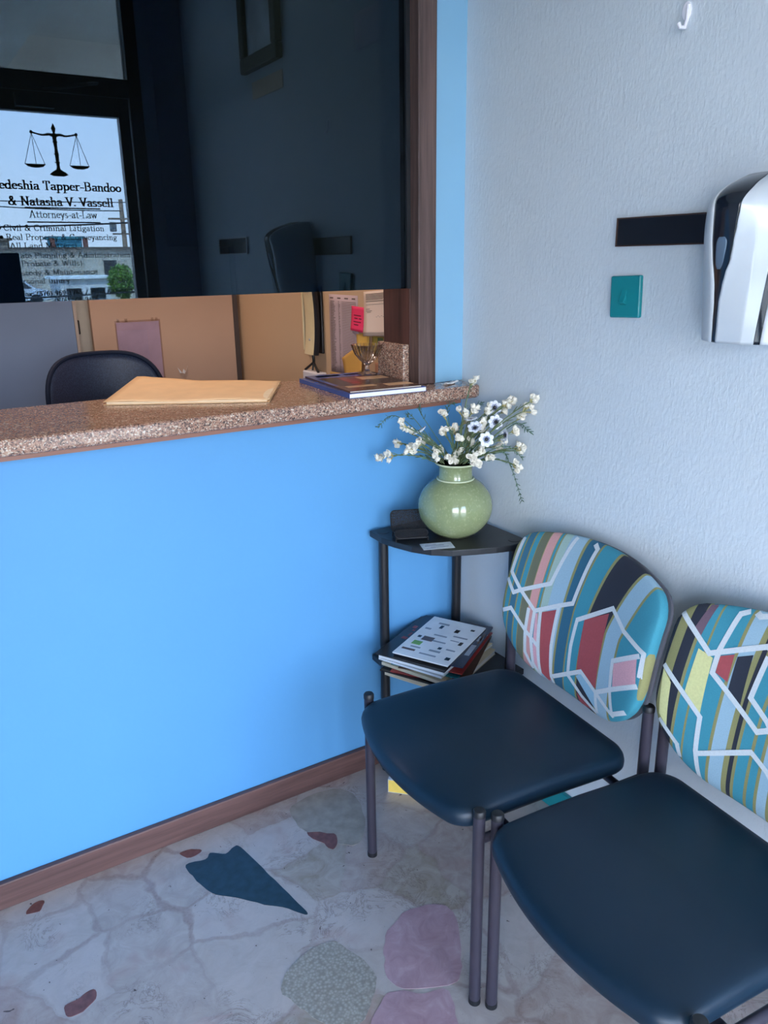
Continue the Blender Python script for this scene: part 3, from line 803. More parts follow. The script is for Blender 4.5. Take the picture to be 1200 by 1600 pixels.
fc = empty('filing_cabinet', (-.76, 2.02, 0), label='beige metal filing cabinet between the tan and grey partitions', cat='filing cabinet')
M_CAB = mat('beige_enamel', rgb(190, 184, 170), .4, var=.03)
MB().box(-.23, .23, -.24, .3, 0.02, 1.42).build('body', M_CAB, fc, smooth=0, bevel=.003)
for k in range(4):
    dr = MB().box(-.215, .215, -.256, -.2405, .06 + k * .34, .385 + k * .34).build('drawer', M_CAB, fc, smooth=0, bevel=.003)
    MB().box(.012, .04, -.278, -.2565, .245 + k * .34, .305 + k * .34).build('handle', M_BLACK, dr, smooth=0, bevel=.004)
# plastic sleeve with paper
ps = empty('document_sleeve', (-.487, 1.698, 1.16), label='clear plastic sleeve of lilac paper hanging on the tan partition', cat='sleeve')
MB().box(-.092, .094, -.0012, 0, -.10, .148).build('sheet', K_LILAC, ps, smooth=0)
MB().box(-.098, .100, -.0028, -.0014, -.11, .156).build('sleeve', m_glass('clear_plastic', (0.9, .88, .9, 1), .05), ps, smooth=0)
_tp = m_glass('clear_tape', (.95, .95, .95, 1), .12)
for x in (-.09, -.055, .06, .078): MB().box(x, x + .012, -.004, -.0029, .150, .164).build('tape', _tp, ps, smooth=0)
o = MB().add([(-.022, 0, .012), (-.006, -.012, -.012), (.004, -.003, .004), (.01, -.014, -.006), (.026, 0, .016), (.008, -.004, -.018), (-.014, -.004, -.014)], [(0, 1, 6), (1, 2, 5, 6), (2, 3, 5), (3, 4, 5)]).build('torn_tape', M_PAPER, None, smooth=0)
o.location = (-.304, 1.6995, 1.085); o.modifiers.new('t', 'SOLIDIFY').thickness = .0006
tag(o, 'torn white tape stub stuck low on the tan partition', 'tape')

# office chair with a mesh back
M_MESH = NT('navy_mesh')
_c = M_MESH.coord(); _w = M_MESH.n('ShaderNodeTexVoronoi'); _w.inputs['Scale'].default_value = 260; M_MESH.l(_c, _w.inputs['Vector'])
M_MESH.base(M_MESH.ramp(_w.outputs['Distance'], [(0.2, (0.006, 0.012, 0.032, 1)), (0.7, (0.022, 0.036, 0.075, 1))])); M_MESH.b.inputs['Roughness'].default_value = .5; M_MESH = M_MESH.m
M_NVF = mat('matt_navy_plastic', (.008, .014, .032, 1), .7, spec=.2)
oc = empty('office_chair', (-.83, .80, 0), R(4), label='dark navy mesh back office chair behind the counter', cat='office chair')
W_, H0, H1 = .205, .78, 1.262
def bk(u, v): # u -1..1, v 0..1
    return Vector((u * W_ * (1 - .10 * (1 - v)), .07 * (u * u) * -1 + .10 + .05 * v * v, H0 + (H1 - H0) * v))
rp = []
for k in range(64):
    a = 2 * PI * k / 64
    e = 3.4
    cx, sx_ = math.cos(a), math.sin(a)
    rp.append((math.copysign(abs(cx) ** (2 / e), cx), .5 + .5 * math.copysign(abs(sx_) ** (2 / e), sx_)))
rows = []
for f_ in [0.02] + [i / 10 for i in range(1, 11)]:
    rows.append([bk(x * f_, .5 + (y - .5) * f_) for x, y in rp])
mb = MB(); mb.grid(rows, wrap=True)
o = mb.build('mesh_back', M_MESH, oc); o.modifiers.new('t', 'SOLIDIFY').thickness = .004
MB().tube([bk(x, y) for x, y in rp], .008, 8, closed=True).build('back_frame', M_NVF, oc)
MB().tube([(0, .10, .86), (0, .16, .72), (0, .14, .50), (0, .02, .43)], .022, 8).build('back_support', M_BLACK, oc)
sb = [[Vector(((i / 12 - .5) * .48 * (1 - .1 * abs(j / 12 - .5)), (j / 12 - .5) * .46 - .12, .46 + .05 * (1 - (2 * i / 12 - 1) ** 4) * (1 - (2 * j / 12 - 1) ** 4))) for i in range(13)] for j in range(13)]
o = MB().grid(sb).build('seat', mat('black_upholstery', (0.012, .014, .02, 1), .8), oc); o.modifiers.new('t', 'SOLIDIFY').thickness = .05
MB().tube([(0, -.1, .10), (0, -.1, .43)], [.028, .022], 12).build('gas_lift', M_BLACK, oc)
for k in range(5):
    a = 2 * PI * k / 5 + .3
    lg = MB().tube([(0, -.1, .11), (.28 * math.cos(a), -.1 + .28 * math.sin(a), .075)], [.03, .018], 8).build('base_arm', M_BLACK, oc)
    c_ = Vector((.28 * math.cos(a), -.1 + .28 * math.sin(a), .03)); d_ = Vector((-math.sin(a), math.cos(a), 0)) * .02
    MB().tube([c_ - d_, c_ + d_], .03, 14).build('caster', M_BLACK, lg)

# intercom handset on the reception's right wall
ic = empty('intercom_phone', (0, .935, 1.345), label='cream and black intercom handset on the reception right wall', cat='intercom')
M_CRM = mat('cream_plastic', rgb(232, 214, 168), .35, var=.03)
MB().box(-.010, -.0005, -.062, .072, -.138, .115).build('wall_base', M_BLACK, ic, smooth=0, bevel=.003, segs=2)
MB().box(-.028, -.0105, .058, .070, -.132, .113).build('side_rail', M_CRM, ic, smooth=0, bevel=.003)
hs = MB()
ring = [(-1, -.5), (-.6, -1), (.6, -1), (1, -.5), (1, .6), (.7, 1), (-.7, 1), (-1, .6)]      # (y, depth)
rows = []
for i in range(19):
    q = i / 18; z = -.142 + q * .262
    d = -.026 - .010 * (abs(2 * q - 1) ** 2.2)
    rows.append([Vector((d - b * .010, -.018 + a * .050, z)) for a, b in ring])
for i in range(18):
    for k in range(8):
        l = (k + 1) % 8
        hs.add([rows[i][k], rows[i][l], rows[i + 1][l], rows[i + 1][k]], [(0, 1, 2, 3)], 1 if k in (7, 6) else 0)
hs.add(rows[0], [tuple(range(8))]); hs.add(rows[-1], [tuple(reversed(range(8)))])
hd = hs.build('handset', [M_CRM, M_BLACK], ic, fix=True, weld=True, smooth=30)
MB().box(-.0475, -.0445, -.030, -.002, .098, .104).build('speaker_slot', M_BLACK, hd, smooth=0)
MB().lathe([(.005, 0), (.004, .003), (0, .004)], 12).build('button', mat('steel', (.6, .6, .6, 1), .3, 1), hd).matrix_local = Matrix.Translation((-.039, -.014, -.085)) @ Matrix.Rotation(R(-90), 4, 'Y')
crd = MB()
crd.tube([(-.026, -.01, -.140), (-.026, -.015, -.162), (-.024, -.010, -.176)], .006, 8)
crd.tube([(-.024, -.010, -.174), (-.030, .028, -.196), (-.034, .046, -.207)], .005, 8)
crd.tube([(-.024, -.010, -.174), (-.030, -.045, -.196), (-.034, -.066, -.207)], .005, 8)
crd.tube([(-.024, -.010, -.174), (-.030, -.010, -.205)], .004, 8)
crd.build('cord', M_BLACK, ic)
wc = empty('wall_socket', (0, .925, 1.110), label='white surface socket box below the intercom with a black plug', cat='socket')
MB().box(-.045, -.0005, -.066, .060, -.028, .026).build('box', mat('white_plastic', rgb(240, 240, 248), .4), wc, smooth=0, bevel=.005)
MB().box(-.06, -.0455, -.080, -.060, -.022, -.002).build('plug', M_BLACK, wc, smooth=0, bevel=.003)

def wall_sheet(y, z, w, h, m, label, cat, off, rx=0, prints=(), curl=.0, name='paper_sheet', group=None):
    """a sheet on the reception right wall: local x runs along -y"""
    e = empty(name, (-off, y, z), label=label, cat=cat, group=group)
    e.rotation_euler = Matrix.Rotation(R(-90), 3, 'Z').to_euler()
    Mx = Matrix.Rotation(R(rx), 4, 'Y')
    def f(i, j): return curl * ((1 - j) ** 2) * (1 + .5 * i)
    pts = [[Mx @ Vector(((i / 6 - .5) * w, -f(i / 6, j / 8), (j / 8 - .5) * h)) for i in range(7)] for j in range(9)]
    o = MB().grid(pts).build('sheet', m, e); s_ = o.modifiers.new('t', 'SOLIDIFY'); s_.thickness = .0005; s_.offset = 0
    for mt, rects in prints:
        pm = MB()
        for (x0, z0, x1, z1) in rects:
            q = []
            for (a, b) in ((x0, z0), (x1, z0), (x1, z1), (x0, z1)):
                q.append(Mx @ Vector(((a - .5) * w, -f(a, b) - .0008, (b - .5) * h)))
            pm.add(q, [(0, 1, 2, 3)])
        pm.build('print', mt, e, smooth=0)
    return e
M_INKP = mat('faded_print_ink', rgb(120, 104, 100), .8)
M_INKD = mat('dark_print_ink', rgb(60, 48, 50), .8)
rg = random.Random(3)
rows_ = []
for k in range(44):
    z = .03 + k * .0205
    rows_ += [(.05, z, .05 + rg.uniform(.10, .18), z + .009), (.33, z, .33 + rg.uniform(.03, .06), z + .009)]
    rows_ += [(.45, z, .94, z + .0045)]
rows_ += [(.04, .95, .16, .965), (.3, .95, .42, .965), (.55, .95, .68, .965), (.8, .95, .92, .965)]
wall_sheet(.715, 1.287, .215, .290, mat('lilac_list_paper', rgb(200, 178, 182), .8), 'long printed phone list sheet on the reception right wall', 'list', .0010, prints=[(M_INKP, rows_)])
lr = [(.08, z, .08 + rg.uniform(.6, .86), z + .012) for z in (.93, .90, .87, .84, .81, .77)] + [(.08, .70, .95, .706), (.08, .60, .22, .61), (.08, .56, .3, .57), (.12, .53, .26, .54), (.02, .07, .98, .076)] + [(.45 + .06 * k, .42 + .02 * (k % 2), .49 + .06 * k, .426 + .02 * (k % 2)) for k in range(6)]
wall_sheet(.464, 1.378, .185, .150, mat('letter_paper', rgb(240, 222, 208), .8), 'white typed letter curling off the reception right wall', 'letter', .0042, rx=-4, prints=[(M_INKD, lr)], curl=.012)
wall_sheet(.605, 1.352, .092, .085, K_PINKN, 'bright pink sticky note with handwriting beside the typed letter', 'sticky note', .0030, rx=2, prints=[(mat('dark_red_ink', rgb(120, 20, 50), .8), [(.2, .62, .75, .66), (.25, .5, .5, .54), (.6, .5, .8, .54), (.2, .36, .78, .4), (.25, .24, .6, .28)])], curl=.006, name='sticky_note')
wall_sheet(.575, 1.272, .088, .062, K_YN, 'yellow sticky note directly under the pink note', 'sticky note', .0020, rx=-6, curl=.004, name='sticky_note')
wall_sheet(.475, 1.270, .075, .060, mat('green_yellow_note', rgb(214, 190, 90), .7), 'greenish yellow sticky note below the typed letter', 'sticky note', .0020, rx=1, prints=[(mat('sage_print', rgb(120, 140, 90), .8), [(.5, .1, .98, .95)])], curl=.004, name='sticky_note')
wall_sheet(.645, 1.188, .145, .10, mat('mustard_note', rgb(226, 176, 90), .7), 'tilted mustard yellow note left of the glass dish', 'sticky note', .0035, rx=-24, curl=.012, name='sticky_note')
wall_sheet(.730, 1.128, .200, .035, mat('yellow_strip_paper', rgb(222, 176, 104), .7), 'low yellow paper strip at the foot of the phone list', 'paper', .0020, rx=-1)
wall_sheet(.385, 1.274, .10, .05, mat('grey_blue_note', rgb(150, 150, 166), .7), 'grey blue slip above the granite offcut', 'paper slip', .0015, rx=0)
wall_sheet(.375, 1.232, .11, .05, mat('peach_card', rgb(236, 196, 176), .7), 'peach card behind the granite offcut', 'card', .0020)
wall_sheet(.43, 1.175, .13, .07, mat('brown_card', rgb(190, 140, 112), .7), 'brown card low on the wall behind the glass dish', 'card', .0028)
# papers and a board high on the reception wall, barely seen through the dark glass
wall_sheet(.42, 2.245, .33, .105, mat('salmon_board', rgb(236, 170, 150), .7), 'long salmon paper strip high behind the dark window', 'paper strip', .003)

# ceiling lamp fitting of the reception
cl_ = empty('ceiling_lamp', (-.95, .95, CEIL), label='long fluorescent ceiling lamp over the reception', cat='lamp')
MB().box(-.6, .6, -.08, .08, -.06, -.0005).build('housing', mat('white_enamel', rgb(235, 235, 232), .4), cl_, smooth=0, bevel=.004)

# ------------------------------------------------------------------ right wall: dispenser, plates, switch, hook, picture
npn = empty('name_plate', (0, -.70, 1.602), label='blank black name plate on the wall behind the dispenser', cat='name plate')
MB().box(-.006, -.0003, -.16, .127, -.0275, .0275).build('plate', mat('black_laminate', (0.010, 0.014, 0.022, 1), .35), npn, smooth=0)
mb = MB(); mb.box(-.009, -.0003, -.16, .1273, .0275, .0305); mb.box(-.009, -.0003, -.16, .1273, -.0305, -.0275); mb.box(-.009, -.0003, .127, .1295, -.0305, .0305)
mb.build('holder_rail', mat('brown_metal_rail', rgb(92, 70, 62), .4, .5), npn, smooth=0, bevel=.0008)
npn = empty('name_plate', (0, -1.66, 1.622), label='black name plate with pale rim farther along the right wall', cat='name plate')
MB().box(-.006, -.0003, -.165, .165, -.032, .032).build('plate', mat('black_laminate', (0.01, .012, .016, 1), .35), npn, smooth=0)
mb = MB()
for (a, b, c, d) in ((-.17, .17, .032, .036), (-.17, .17, -.036, -.032), (-.17, -.165, -.036, .036), (.165, .17, -.036, .036)): mb.box(-.010, -.0003, a, b, c, d)
mb.build('holder_rail', mat('steel', (.6, .6, .6, 1), .3, 1), npn, smooth=0)

sw = empty('switch_plate', (0, -.612, 1.463), R(0), label='painted over teal wall switch plate under the name plate', cat='switch')
sw.rotation_euler = (R(-2), 0, 0)
MB().box(-.012, -.0003, -.043, .043, -.046, .046).build('plate', M_TEAL, sw, smooth=0, bevel=.004, segs=3)
MB().prism([(-.012, -.018), (-.024, -.012), (-.012, .018)], -.008, .008, Matrix.Rotation(R(90), 4, 'X')).build('toggle', M_TEAL, sw, smooth=0, bevel=.002)

hk = empty('adhesive_hook', (0, -.708, 2.0), label='small white plastic hook high on the right wall', cat='hook')
M_WP = mat('white_plastic', rgb(240, 240, 236), .4)
pl_ = [(.011 * math.cos(2 * PI * k / 20), .017 * math.sin(2 * PI * k / 20) + .008) for k in range(20)]
MB().prism(pl_, -.004, -.0003, Matrix(((0, 0, 1, 0), (1, 0, 0, 0), (0, 1, 0, 0), (0, 0, 0, 1)))).build('plate', M_WP, hk, smooth=0, bevel=.001)
MB().tube([(-.004, -.004, .018), (-.006, -.005, -.008), (-.010, -.004, -.022), (-.018, 0, -.022), (-.020, .003, -.014)], .004, 8).build('hook', M_WP, hk)

# soap / towel dispenser
dp = empty('dispenser', (0, -1.02, 1.392), label='white and black curved dispenser on the right wall', cat='dispenser')
M_DW = mat('white_gloss_plastic', rgb(194, 202, 208), .18, var=.01)
M_DG = mat('pale_grey_plastic', rgb(206, 212, 216), .3, var=.01)
M_DB = mat('black_gloss_plastic', (0.008, 0.012, 0.02, 1), .12)
DH, DW, DYC = .30, .20, .070          # height, width, centre offset along y
def dp_pt(th, v, off=0):
    """front skin of the body: th 0..180 runs round the plan from the far side to the near side, v 0..1 upwards"""
    q = min(max((v - .8) / .2, 0), 1)
    D = (.115 + .042 * min(v, .8) / .8) * (1 - .72 * q ** 2.2) + off
    q = min(max((v - .6) / .4, 0), 1)
    W = DW * (1 - .42 * q * q) + 2 * off
    return Vector((-max(D * math.sin(R(th)), .0008), DYC + W / 2 * math.cos(R(th)), DH * v))
VT = [0, .12, .25, .35, .42, .5, .6, .7, .8, .9, .96, 1.0]
TA = [73.5, 75.5, 78, 78.5, 77.5, 75.5, 75, 76, 77, 70, 60, 40]
TB = [80.5, 83, 85.5, 89.5, 93, 98.5, 101.5, 105, 109, 114, 112, 103]
def interp(v, T):
    for i in range(len(VT) - 1):
        if v <= VT[i + 1]:
            s = (v - VT[i]) / (VT[i + 1] - VT[i]); s = s * s * (3 - 2 * s) * .5 + s * .5
            return T[i] + (T[i + 1] - T[i]) * s
    return T[-1]
MID = 103.0
tin = lambda v: interp(v, TB) if interp(v, TB) < MID - 1 else MID - 1 if False else min(interp(v, TB), 114)
tout = lambda v: interp(v, TA)
CMID = lambda v: 109 + 12 * min(v / .6, 1)          # the crease of the front cover
RIN = lambda v: 121 + 14 * min(v / .6, 1)
ROUT = lambda v: RIN(v) + 6 + 16 * max(0, 1 - abs(v - .7) / .45)
def dpatch(name, f0, f1, mt, off=0, v0=0.0, v1=1.0, nu=12, nv=48, flat=False, th_=.003):
    rows = []
    for j in range(nv + 1):
        v = v0 + (v1 - v0) * j / nv
        a, b = f0(v), f1(v)
        A, B = dp_pt(a, v, off), dp_pt(b, v, off)
        rows.append([A.lerp(B, i / nu) if flat else dp_pt(a + (b - a) * i / nu, v, off) for i in range(nu + 1)])
    mb = MB(); mb.grid(rows)
    return mb, rows
def dbuild(mbs, name, mt, parent=dp, th_=.003):
    m0 = MB()
    for q in mbs: m0.add(q.v, q.f)
    o = m0.build(name, mt, parent, smooth=25, weld=True)
    s = o.modifiers.new('t', 'SOLIDIFY'); s.thickness = th_; s.offset = 0
    return o
Z0 = lambda v: 0.0
dbuild([dpatch('a', Z0, tout, M_DG)[0]], 'shell', M_DG)
dbuild([dpatch('a', ROUT, lambda v: 180.0, M_DG)[0]], 'shell', M_DG)
lb = dbuild([dpatch('b', tout, tin, M_DB, -.0012)[0]], 'side_band', M_DB)
dbuild([dpatch('b', RIN, ROUT, M_DB, -.0012)[0]], 'side_band', M_DB)
dbuild([dpatch('c', tin, CMID, M_DW, .0018, flat=True)[0], dpatch('c', CMID, RIN, M_DW, .0018, flat=True)[0]], 'front_cover', M_DW)
wn = []
for j in range(15):
    v = .445 + .185 * j / 14
    q = abs(2 * j / 14 - 1) ** 5
    c_, h_ = 84.5 + 4.5 * (j / 14), (4.2 + 3.0 * j / 14) * (1 - .55 * q)
    wn.append([dp_pt(c_ - h_ + 2 * h_ * i / 8, v, .0012) for i in range(9)])
mb = MB(); mb.grid(wn); o_ = mb.build('level_window', mat('smoky_grey_plastic', rgb(92, 112, 132), .25, var=.08), lb, smooth=60)
o_.modifiers.new('t', 'SOLIDIFY').thickness = .001
for v, nm in ((0.0, 'underside'), (1.0, 'top_cap')):
    ring_ = [dp_pt(180 * i / 40, v, -.001) for i in range(41)]
    MB().add(ring_, [tuple(range(41))]).build(nm, M_DG, dp, smooth=0)

pf = empty('picture_frame', (0, -1.225, 2.545), label='tall dark framed picture high on the right wall', cat='picture')
mb = MB()
for (a, b, c, d) in ((-.175, .175, -.27, -.215), (-.175, .175, .215, .27), (-.175, -.125, -.215, .215), (.125, .175, -.215, .215)): mb.box(-.03, -.0005, a, b, c, d)
mb.build('frame', mat('black_gilt_frame', rgb(30, 30, 32), .35, .2), pf, smooth=0, bevel=.006)
MB().box(-.012, -.0005, -.125, .125, -.215, .215).build('print', mat('pale_portrait_print', rgb(200, 206, 212), .3, var=.3, vscale=9), pf, smooth=0)
tg = MB().box(-.004, -.0005, -1.345, -1.06, 2.178, 2.240).build('caption_plaque', mat('cream_card', rgb(240, 206, 176), .5), None, smooth=0)
tag(tg, 'cream caption card fixed under the framed picture', 'plaque')
# ------------------------------------------------------------------ corner shelf
M_SHB = mat('black_woodgrain_laminate', (0.016, 0.019, 0.024, 1), .38, var=.25, vscale=14)
sh = empty('corner_shelf', (0, 0, 0), label='three tier black corner shelf where the blue and grey walls meet', cat='shelf')
S_ = [(-.020, -.020), (-.345, -.020), (-.348, -.09)]
S_ += [(-.338, -.14), (-.318, -.20), (-.288, -.25), (-.245, -.288), (-.19, -.312), (-.13, -.335), (-.09, -.346), (-.020, -.345)]
for z in (.782, .382, .064):
    MB().prism(S_, z, z + .018).build('shelf_board', M_SHB, sh, smooth=0, bevel=.002)
PP = [(-.318, -.052), (-.046, -.046), (-.052, -.318)]
for (x, y) in PP:
    p_ = MB().tube([(x, y, .0), (x, y, .064)], .0145, 14); p_.build('foot', M_BLACK, sh)
    MB().tube([(x, y, .082), (x, y, .382)], .0145, 16).build('post', M_BLACK, sh)
    MB().tube([(x, y, .400), (x, y, .782)], .0145, 16).build('post', M_BLACK, sh)
    MB().lathe([(.018, 0), (.017, .0012), (0, .0016)], 18, (x, y, .800)).build('screw_cap', M_BLACK, sh)
SHT = .8002

# ------------------------------------------------------------------ vase
M_VASE = NT('celadon_crackle_glaze')
_c = M_VASE.coord(); _n = M_VASE.noise(_c, 7, 3); _v = M_VASE.n('ShaderNodeTexVoronoi', feature='DISTANCE_TO_EDGE'); _v.inputs['Scale'].default_value = 120; M_VASE.l(_c, _v.inputs['Vector'])
_b1 = M_VASE.ramp(_n, [(0.3, rgb(126, 138, 98)), (0.55, rgb(144, 155, 114)), (0.75, rgb(160, 170, 132))])
_sp = M_VASE.ramp(M_VASE.noise(_c, 150, 2), [(0.56, (0, 0, 0, 1)), (0.66, (.3, .3, .3, 1))])
_b2 = M_VASE.mix(_sp, _b1, rgb(180, 188, 146))
_b3 = M_VASE.mix(M_VASE.ramp(_v.outputs['Distance'], [(0.0, (.3, .3, .3, 1)), (0.03, (0, 0, 0, 1))]), _b2, rgb(110, 124, 92))
M_VASE.base(_b3); M_VASE.b.inputs['Roughness'].default_value = .12; M_VASE.b.inputs['Coat Weight'].default_value = .5; M_VASE = M_VASE.m
M_VRIM = mat('pale_glaze_ring', rgb(196, 206, 172), .15, var=.08)
VX, VY = -.160, -.185
vz = empty('vase', (VX, VY, SHT), label='round celadon green glazed vase with pinched neck on the corner shelf', cat='vase')
pr_ = [(.040, 0), (.045, .0015)]
for i in range(1, 22):
    t_ = i / 21
    a = -64 + 124 * t_
    pr_.append((.106 * math.cos(R(a)) * (1 if a < 0 else 1), .086 + .0915 * math.sin(R(a))))
pr_ = [p for p in pr_ if p[1] >= 0]
pr_ += [(.050, .166), (.0475, .170), (.0465, .185), (.047, .197), (.051, .205), (.056, .209), (.057, .212), (.054, .214), (.050, .211), (.043, .200), (.042, .180), (.044, .168), (.070, .150), (.09, .11), (.09, .06), (.05, .015), (.001, .012)]
MB().lathe(pr_, 56).build('body', M_VASE, vz, smooth=60)
rp_ = [(.0505 + .0028 * math.cos(R(a)), .1665 + .0028 * math.sin(R(a))) for a in range(0, 361, 30)]
MB().lathe(rp_, 56).build('neck_ring', M_VRIM, vz, smooth=80)
rp_ = [(.0555 + .0026 * math.cos(R(a)), .2115 + .0026 * math.sin(R(a))) for a in range(0, 361, 30)]
MB().lathe(rp_, 56).build('rim', M_VRIM, vz, smooth=80)

# ------------------------------------------------------------------ artificial flowers, each stem a thing
M_STEM = mat('dull_green_stem', rgb(96, 112, 74), .6, var=.2)
M_GSPR = mat('blue_green_sprig', rgb(84, 116, 96), .6, var=.2)
M_PET = mat('cream_white_petal', rgb(232, 228, 214), .6, var=.06)
M_PETW = mat('cool_white_petal', rgb(236, 240, 248), .6, var=.03)
M_PETB = mat('blue_grey_petal_base', rgb(120, 132, 160), .6, var=.1)
M_EYE = mat('black_flower_eye', (.01, .01, .014, 1), .6)
M_SEP = mat('straw_green_sepal', rgb(158, 150, 104), .7, var=.15)
fr_ = random.Random(11)
def petal(mb, base, axis, side, L, W, cup, n=4):
    """cupped petal: axis points outward"""
    nr = axis.cross(side).normalized()
    rows = []
    for i in range(n + 1):
        t_ = i / n
        w = W * math.sin(PI * (0.12 + .80 * t_)) ** .8
        c = base + axis * (L * t_) + nr * (cup * L * t_ * t_)
        rows.append([c - side * w + nr * (w * .35), c + nr * 0, c + side * w + nr * (w * .35)])
    mb.grid(rows)
def frame(d):
    d = d.normalized()
    a = Vector((0, 0, 1)) if abs(d.z) < .9 else Vector((1, 0, 0))
    s = d.cross(a).normalized()
    return d, s, s.cross(d)
MOUTH = Vector((VX, VY, SHT + .205))
def bez(p0, p1, p2, n=8):
    return [p0 * (1 - t_) ** 2 + p1 * 2 * t_ * (1 - t_) + p2 * t_ ** 2 for t_ in [i / n for i in range(n + 1)]]
def stem_path(tip, root):
    ctrl = Vector((root.x * .55 + tip.x * .45, root.y * .55 + tip.y * .45, max(root.z + .06, root.z * .35 + tip.z * .65 + .012)))
    return bez(root, ctrl, tip)
def root_pt():
    a = fr_.uniform(0, 2 * PI); q = .028 * math.sqrt(fr_.random())
    return Vector((VX + q * math.cos(a), VY + q * math.sin(a), SHT + .19))
def solid(o, t_=.0006):
    s = o.modifiers.new('t', 'SOLIDIFY'); s.thickness = t_; s.offset = 0
def flower(tip, label, group, kind, facing=None):
    root = root_pt()
    # stems leave through the mouth
    e = empty('flower_stem', root, label=label, cat='flower', group=group)
    pts = stem_path(tip, root)
    loc = [p - root for p in pts]
    MB().tube(loc, .0016, 6).build('stem', M_STEM, e)
    lfm = MB()
    for k in range(7):
        i_ = 2 + k % 5
        dd = (loc[i_ + 1] - loc[i_]).normalized()
        sv = Vector((fr_.gauss(0, 1), fr_.gauss(0, 1), fr_.gauss(0, 1))); sv = (sv - dd * sv.dot(dd)).normalized()
        petal(lfm, loc[i_].lerp(loc[i_ + 1], fr_.random()), (sv * .55 + dd).normalized(), dd.cross(sv).normalized(), fr_.uniform(.014, .026), .0022, .1, 3)
    o = lfm.build('leaves', M_GSPR if fr_.random() < .5 else M_STEM, e, smooth=80); solid(o, .0004)
    d = (pts[-1] - pts[-2]).normalized()
    T = loc[-1]
    if kind == 'anemone':
        ax = facing.normalized()
        d_, s_, u_ = frame(ax)
        mb = MB(); mb2 = MB()
        for k in range(7):
            a = 2 * PI * k / 7 + fr_.uniform(-.1, .1)
            o_ = s_ * math.cos(a) + u_ * math.sin(a)
            sd = ax.cross(o_).normalized()
            petal(mb, T + o_ * .003, (o_ * .97 + ax * .22).normalized(), sd, .0185, .0078, .12)
            petal(mb2, T + o_ * .0025 + ax * .0008, (o_ * .97 + ax * .22).normalized(), sd, .0075, .0036, .12)
        o = mb.build('petals', M_PETW, e, smooth=80); solid(o)
        o = mb2.build('petal_bases', M_PETB, e, smooth=80); solid(o, .0003)
        ey = MB().lathe([(.0052, 0), (.0050, .0025), (.003, .0045), (0, .005)], 14)
        M_ = Matrix((s_, u_, ax)).transposed().to_4x4()
        q = ey.build('eye', M_EYE, e); q.matrix_local = Matrix.Translation(T + ax * .001) @ M_
    else:
        mb = MB(); sp = MB()
        nfl = 4
        for k in range(nfl):
            ax = (d * .7 + Vector((fr_.uniform(-1, 1), fr_.uniform(-1, .4), fr_.uniform(-.5, 1))) * .9).normalized()
            c = T + Vector((fr_.uniform(-1, 1), fr_.uniform(-1, 1), fr_.uniform(-1, 1))) * .009
            d_, s_, u_ = frame(ax)
            sp.tube([T - d * .012, c], [.0012, .0028], 6)
            for j in range(5):
                a = 2 * PI * j / 5 + fr_.uniform(-.3, .3)
                o_ = s_ * math.cos(a) + u_ * math.sin(a)
                tilt = fr_.uniform(.25, 1.1)
                petal(mb, c, (o_ * math.cos(tilt) + ax * math.sin(tilt)).normalized(), ax.cross(o_).normalized(), fr_.uniform(.011, .0155), .0075, fr_.uniform(.1, .5), 3)
        o = mb.build('petals', M_PET, e, smooth=80); solid(o)
        sp.build('sepals', M_SEP, e)
    return e
AN = [(-0.051, -0.216, 1.158), (-0.08, -0.258, 1.128), (-0.136, -0.287, 1.092), (-0.051, -0.266, 1.089), (-0.252, -0.149, 1.102), (-0.144, -0.248, 1.116), (-0.132, -0.213, 1.13)]
BL = [(-0.329, -0.063, 1.026), (-0.331, -0.11, 1.039), (-0.276, -0.078, 1.063), (-0.308, -0.145, 1.126), (-0.266, -0.118, 1.095), (-0.286, -0.149, 1.055), (-0.252, -0.117, 1.056), (-0.275, -0.172, 1.078), (-0.221, -0.122, 1.071), (-0.238, -0.197, 1.049), (-0.209, -0.173, 1.045), (-0.185, -0.166, 1.141), (-0.2, -0.18, 1.097), (-0.155, -0.163, 1.099), (-0.132, -0.156, 1.091), (-0.174, -0.208, 1.085), (-0.164, -0.192, 1.044), (-0.17, -0.201, 1.024), (-0.159, -0.215, 1.153), (-0.111, -0.192, 1.153), (-0.127, -0.181, 1.125), (-0.105, -0.18, 1.085), (-0.13, -0.206, 1.065), (-0.183, -0.281, 1.05), (-0.106, -0.227, 1.104), (-0.1, -0.222, 1.128), (-0.081, -0.223, 1.154), (-0.051, -0.225, 1.049), (-0.109, -0.268, 1.039), (-0.154, -0.283, 1.064), (-0.036, -0.242, 1.172), (-0.026, -0.245, 1.173), (-0.021, -0.222, 1.147), (-0.025, -0.344, 1.194), (-0.027, -0.319, 1.164), (-0.021, -0.289, 1.135), (-0.028, -0.277, 1.1), (-0.024, -0.287, 1.053), (-0.028, -0.299, 1.048), (-0.059, -0.324, 1.015), (-0.051, -0.248, 1.074), (-0.193, -0.202, 1.034), (-0.172, -0.286, 1.038), (-0.107, -0.183, 1.231)]
ALAB = {0: 'topmost black eyed white flower in the vase', 1: 'black eyed white flower just below the topmost one', 2: 'lowest and largest black eyed white flower facing the viewer', 3: 'black eyed white flower farthest right in the vase, turned sideways', 4: 'black eyed white flower at the left, seen from its side', 5: 'black eyed white flower half hidden in the middle of the bunch', 6: 'black eyed white flower tipped upward at the centre top'}
AFACE = {0: (-.75, -.55, .15), 1: (-.75, -.6, .1), 2: (-.6, -.75, .15), 3: (-.95, .1, .1), 4: (-.4, .35, .8), 5: (-.5, -.4, .75), 6: (-.1, .1, 1)}
for i, t_ in enumerate(AN):
    flower(Vector(t_), ALAB[i], 'black eyed white flowers in the vase', 'anemone', Vector(AFACE[i]))
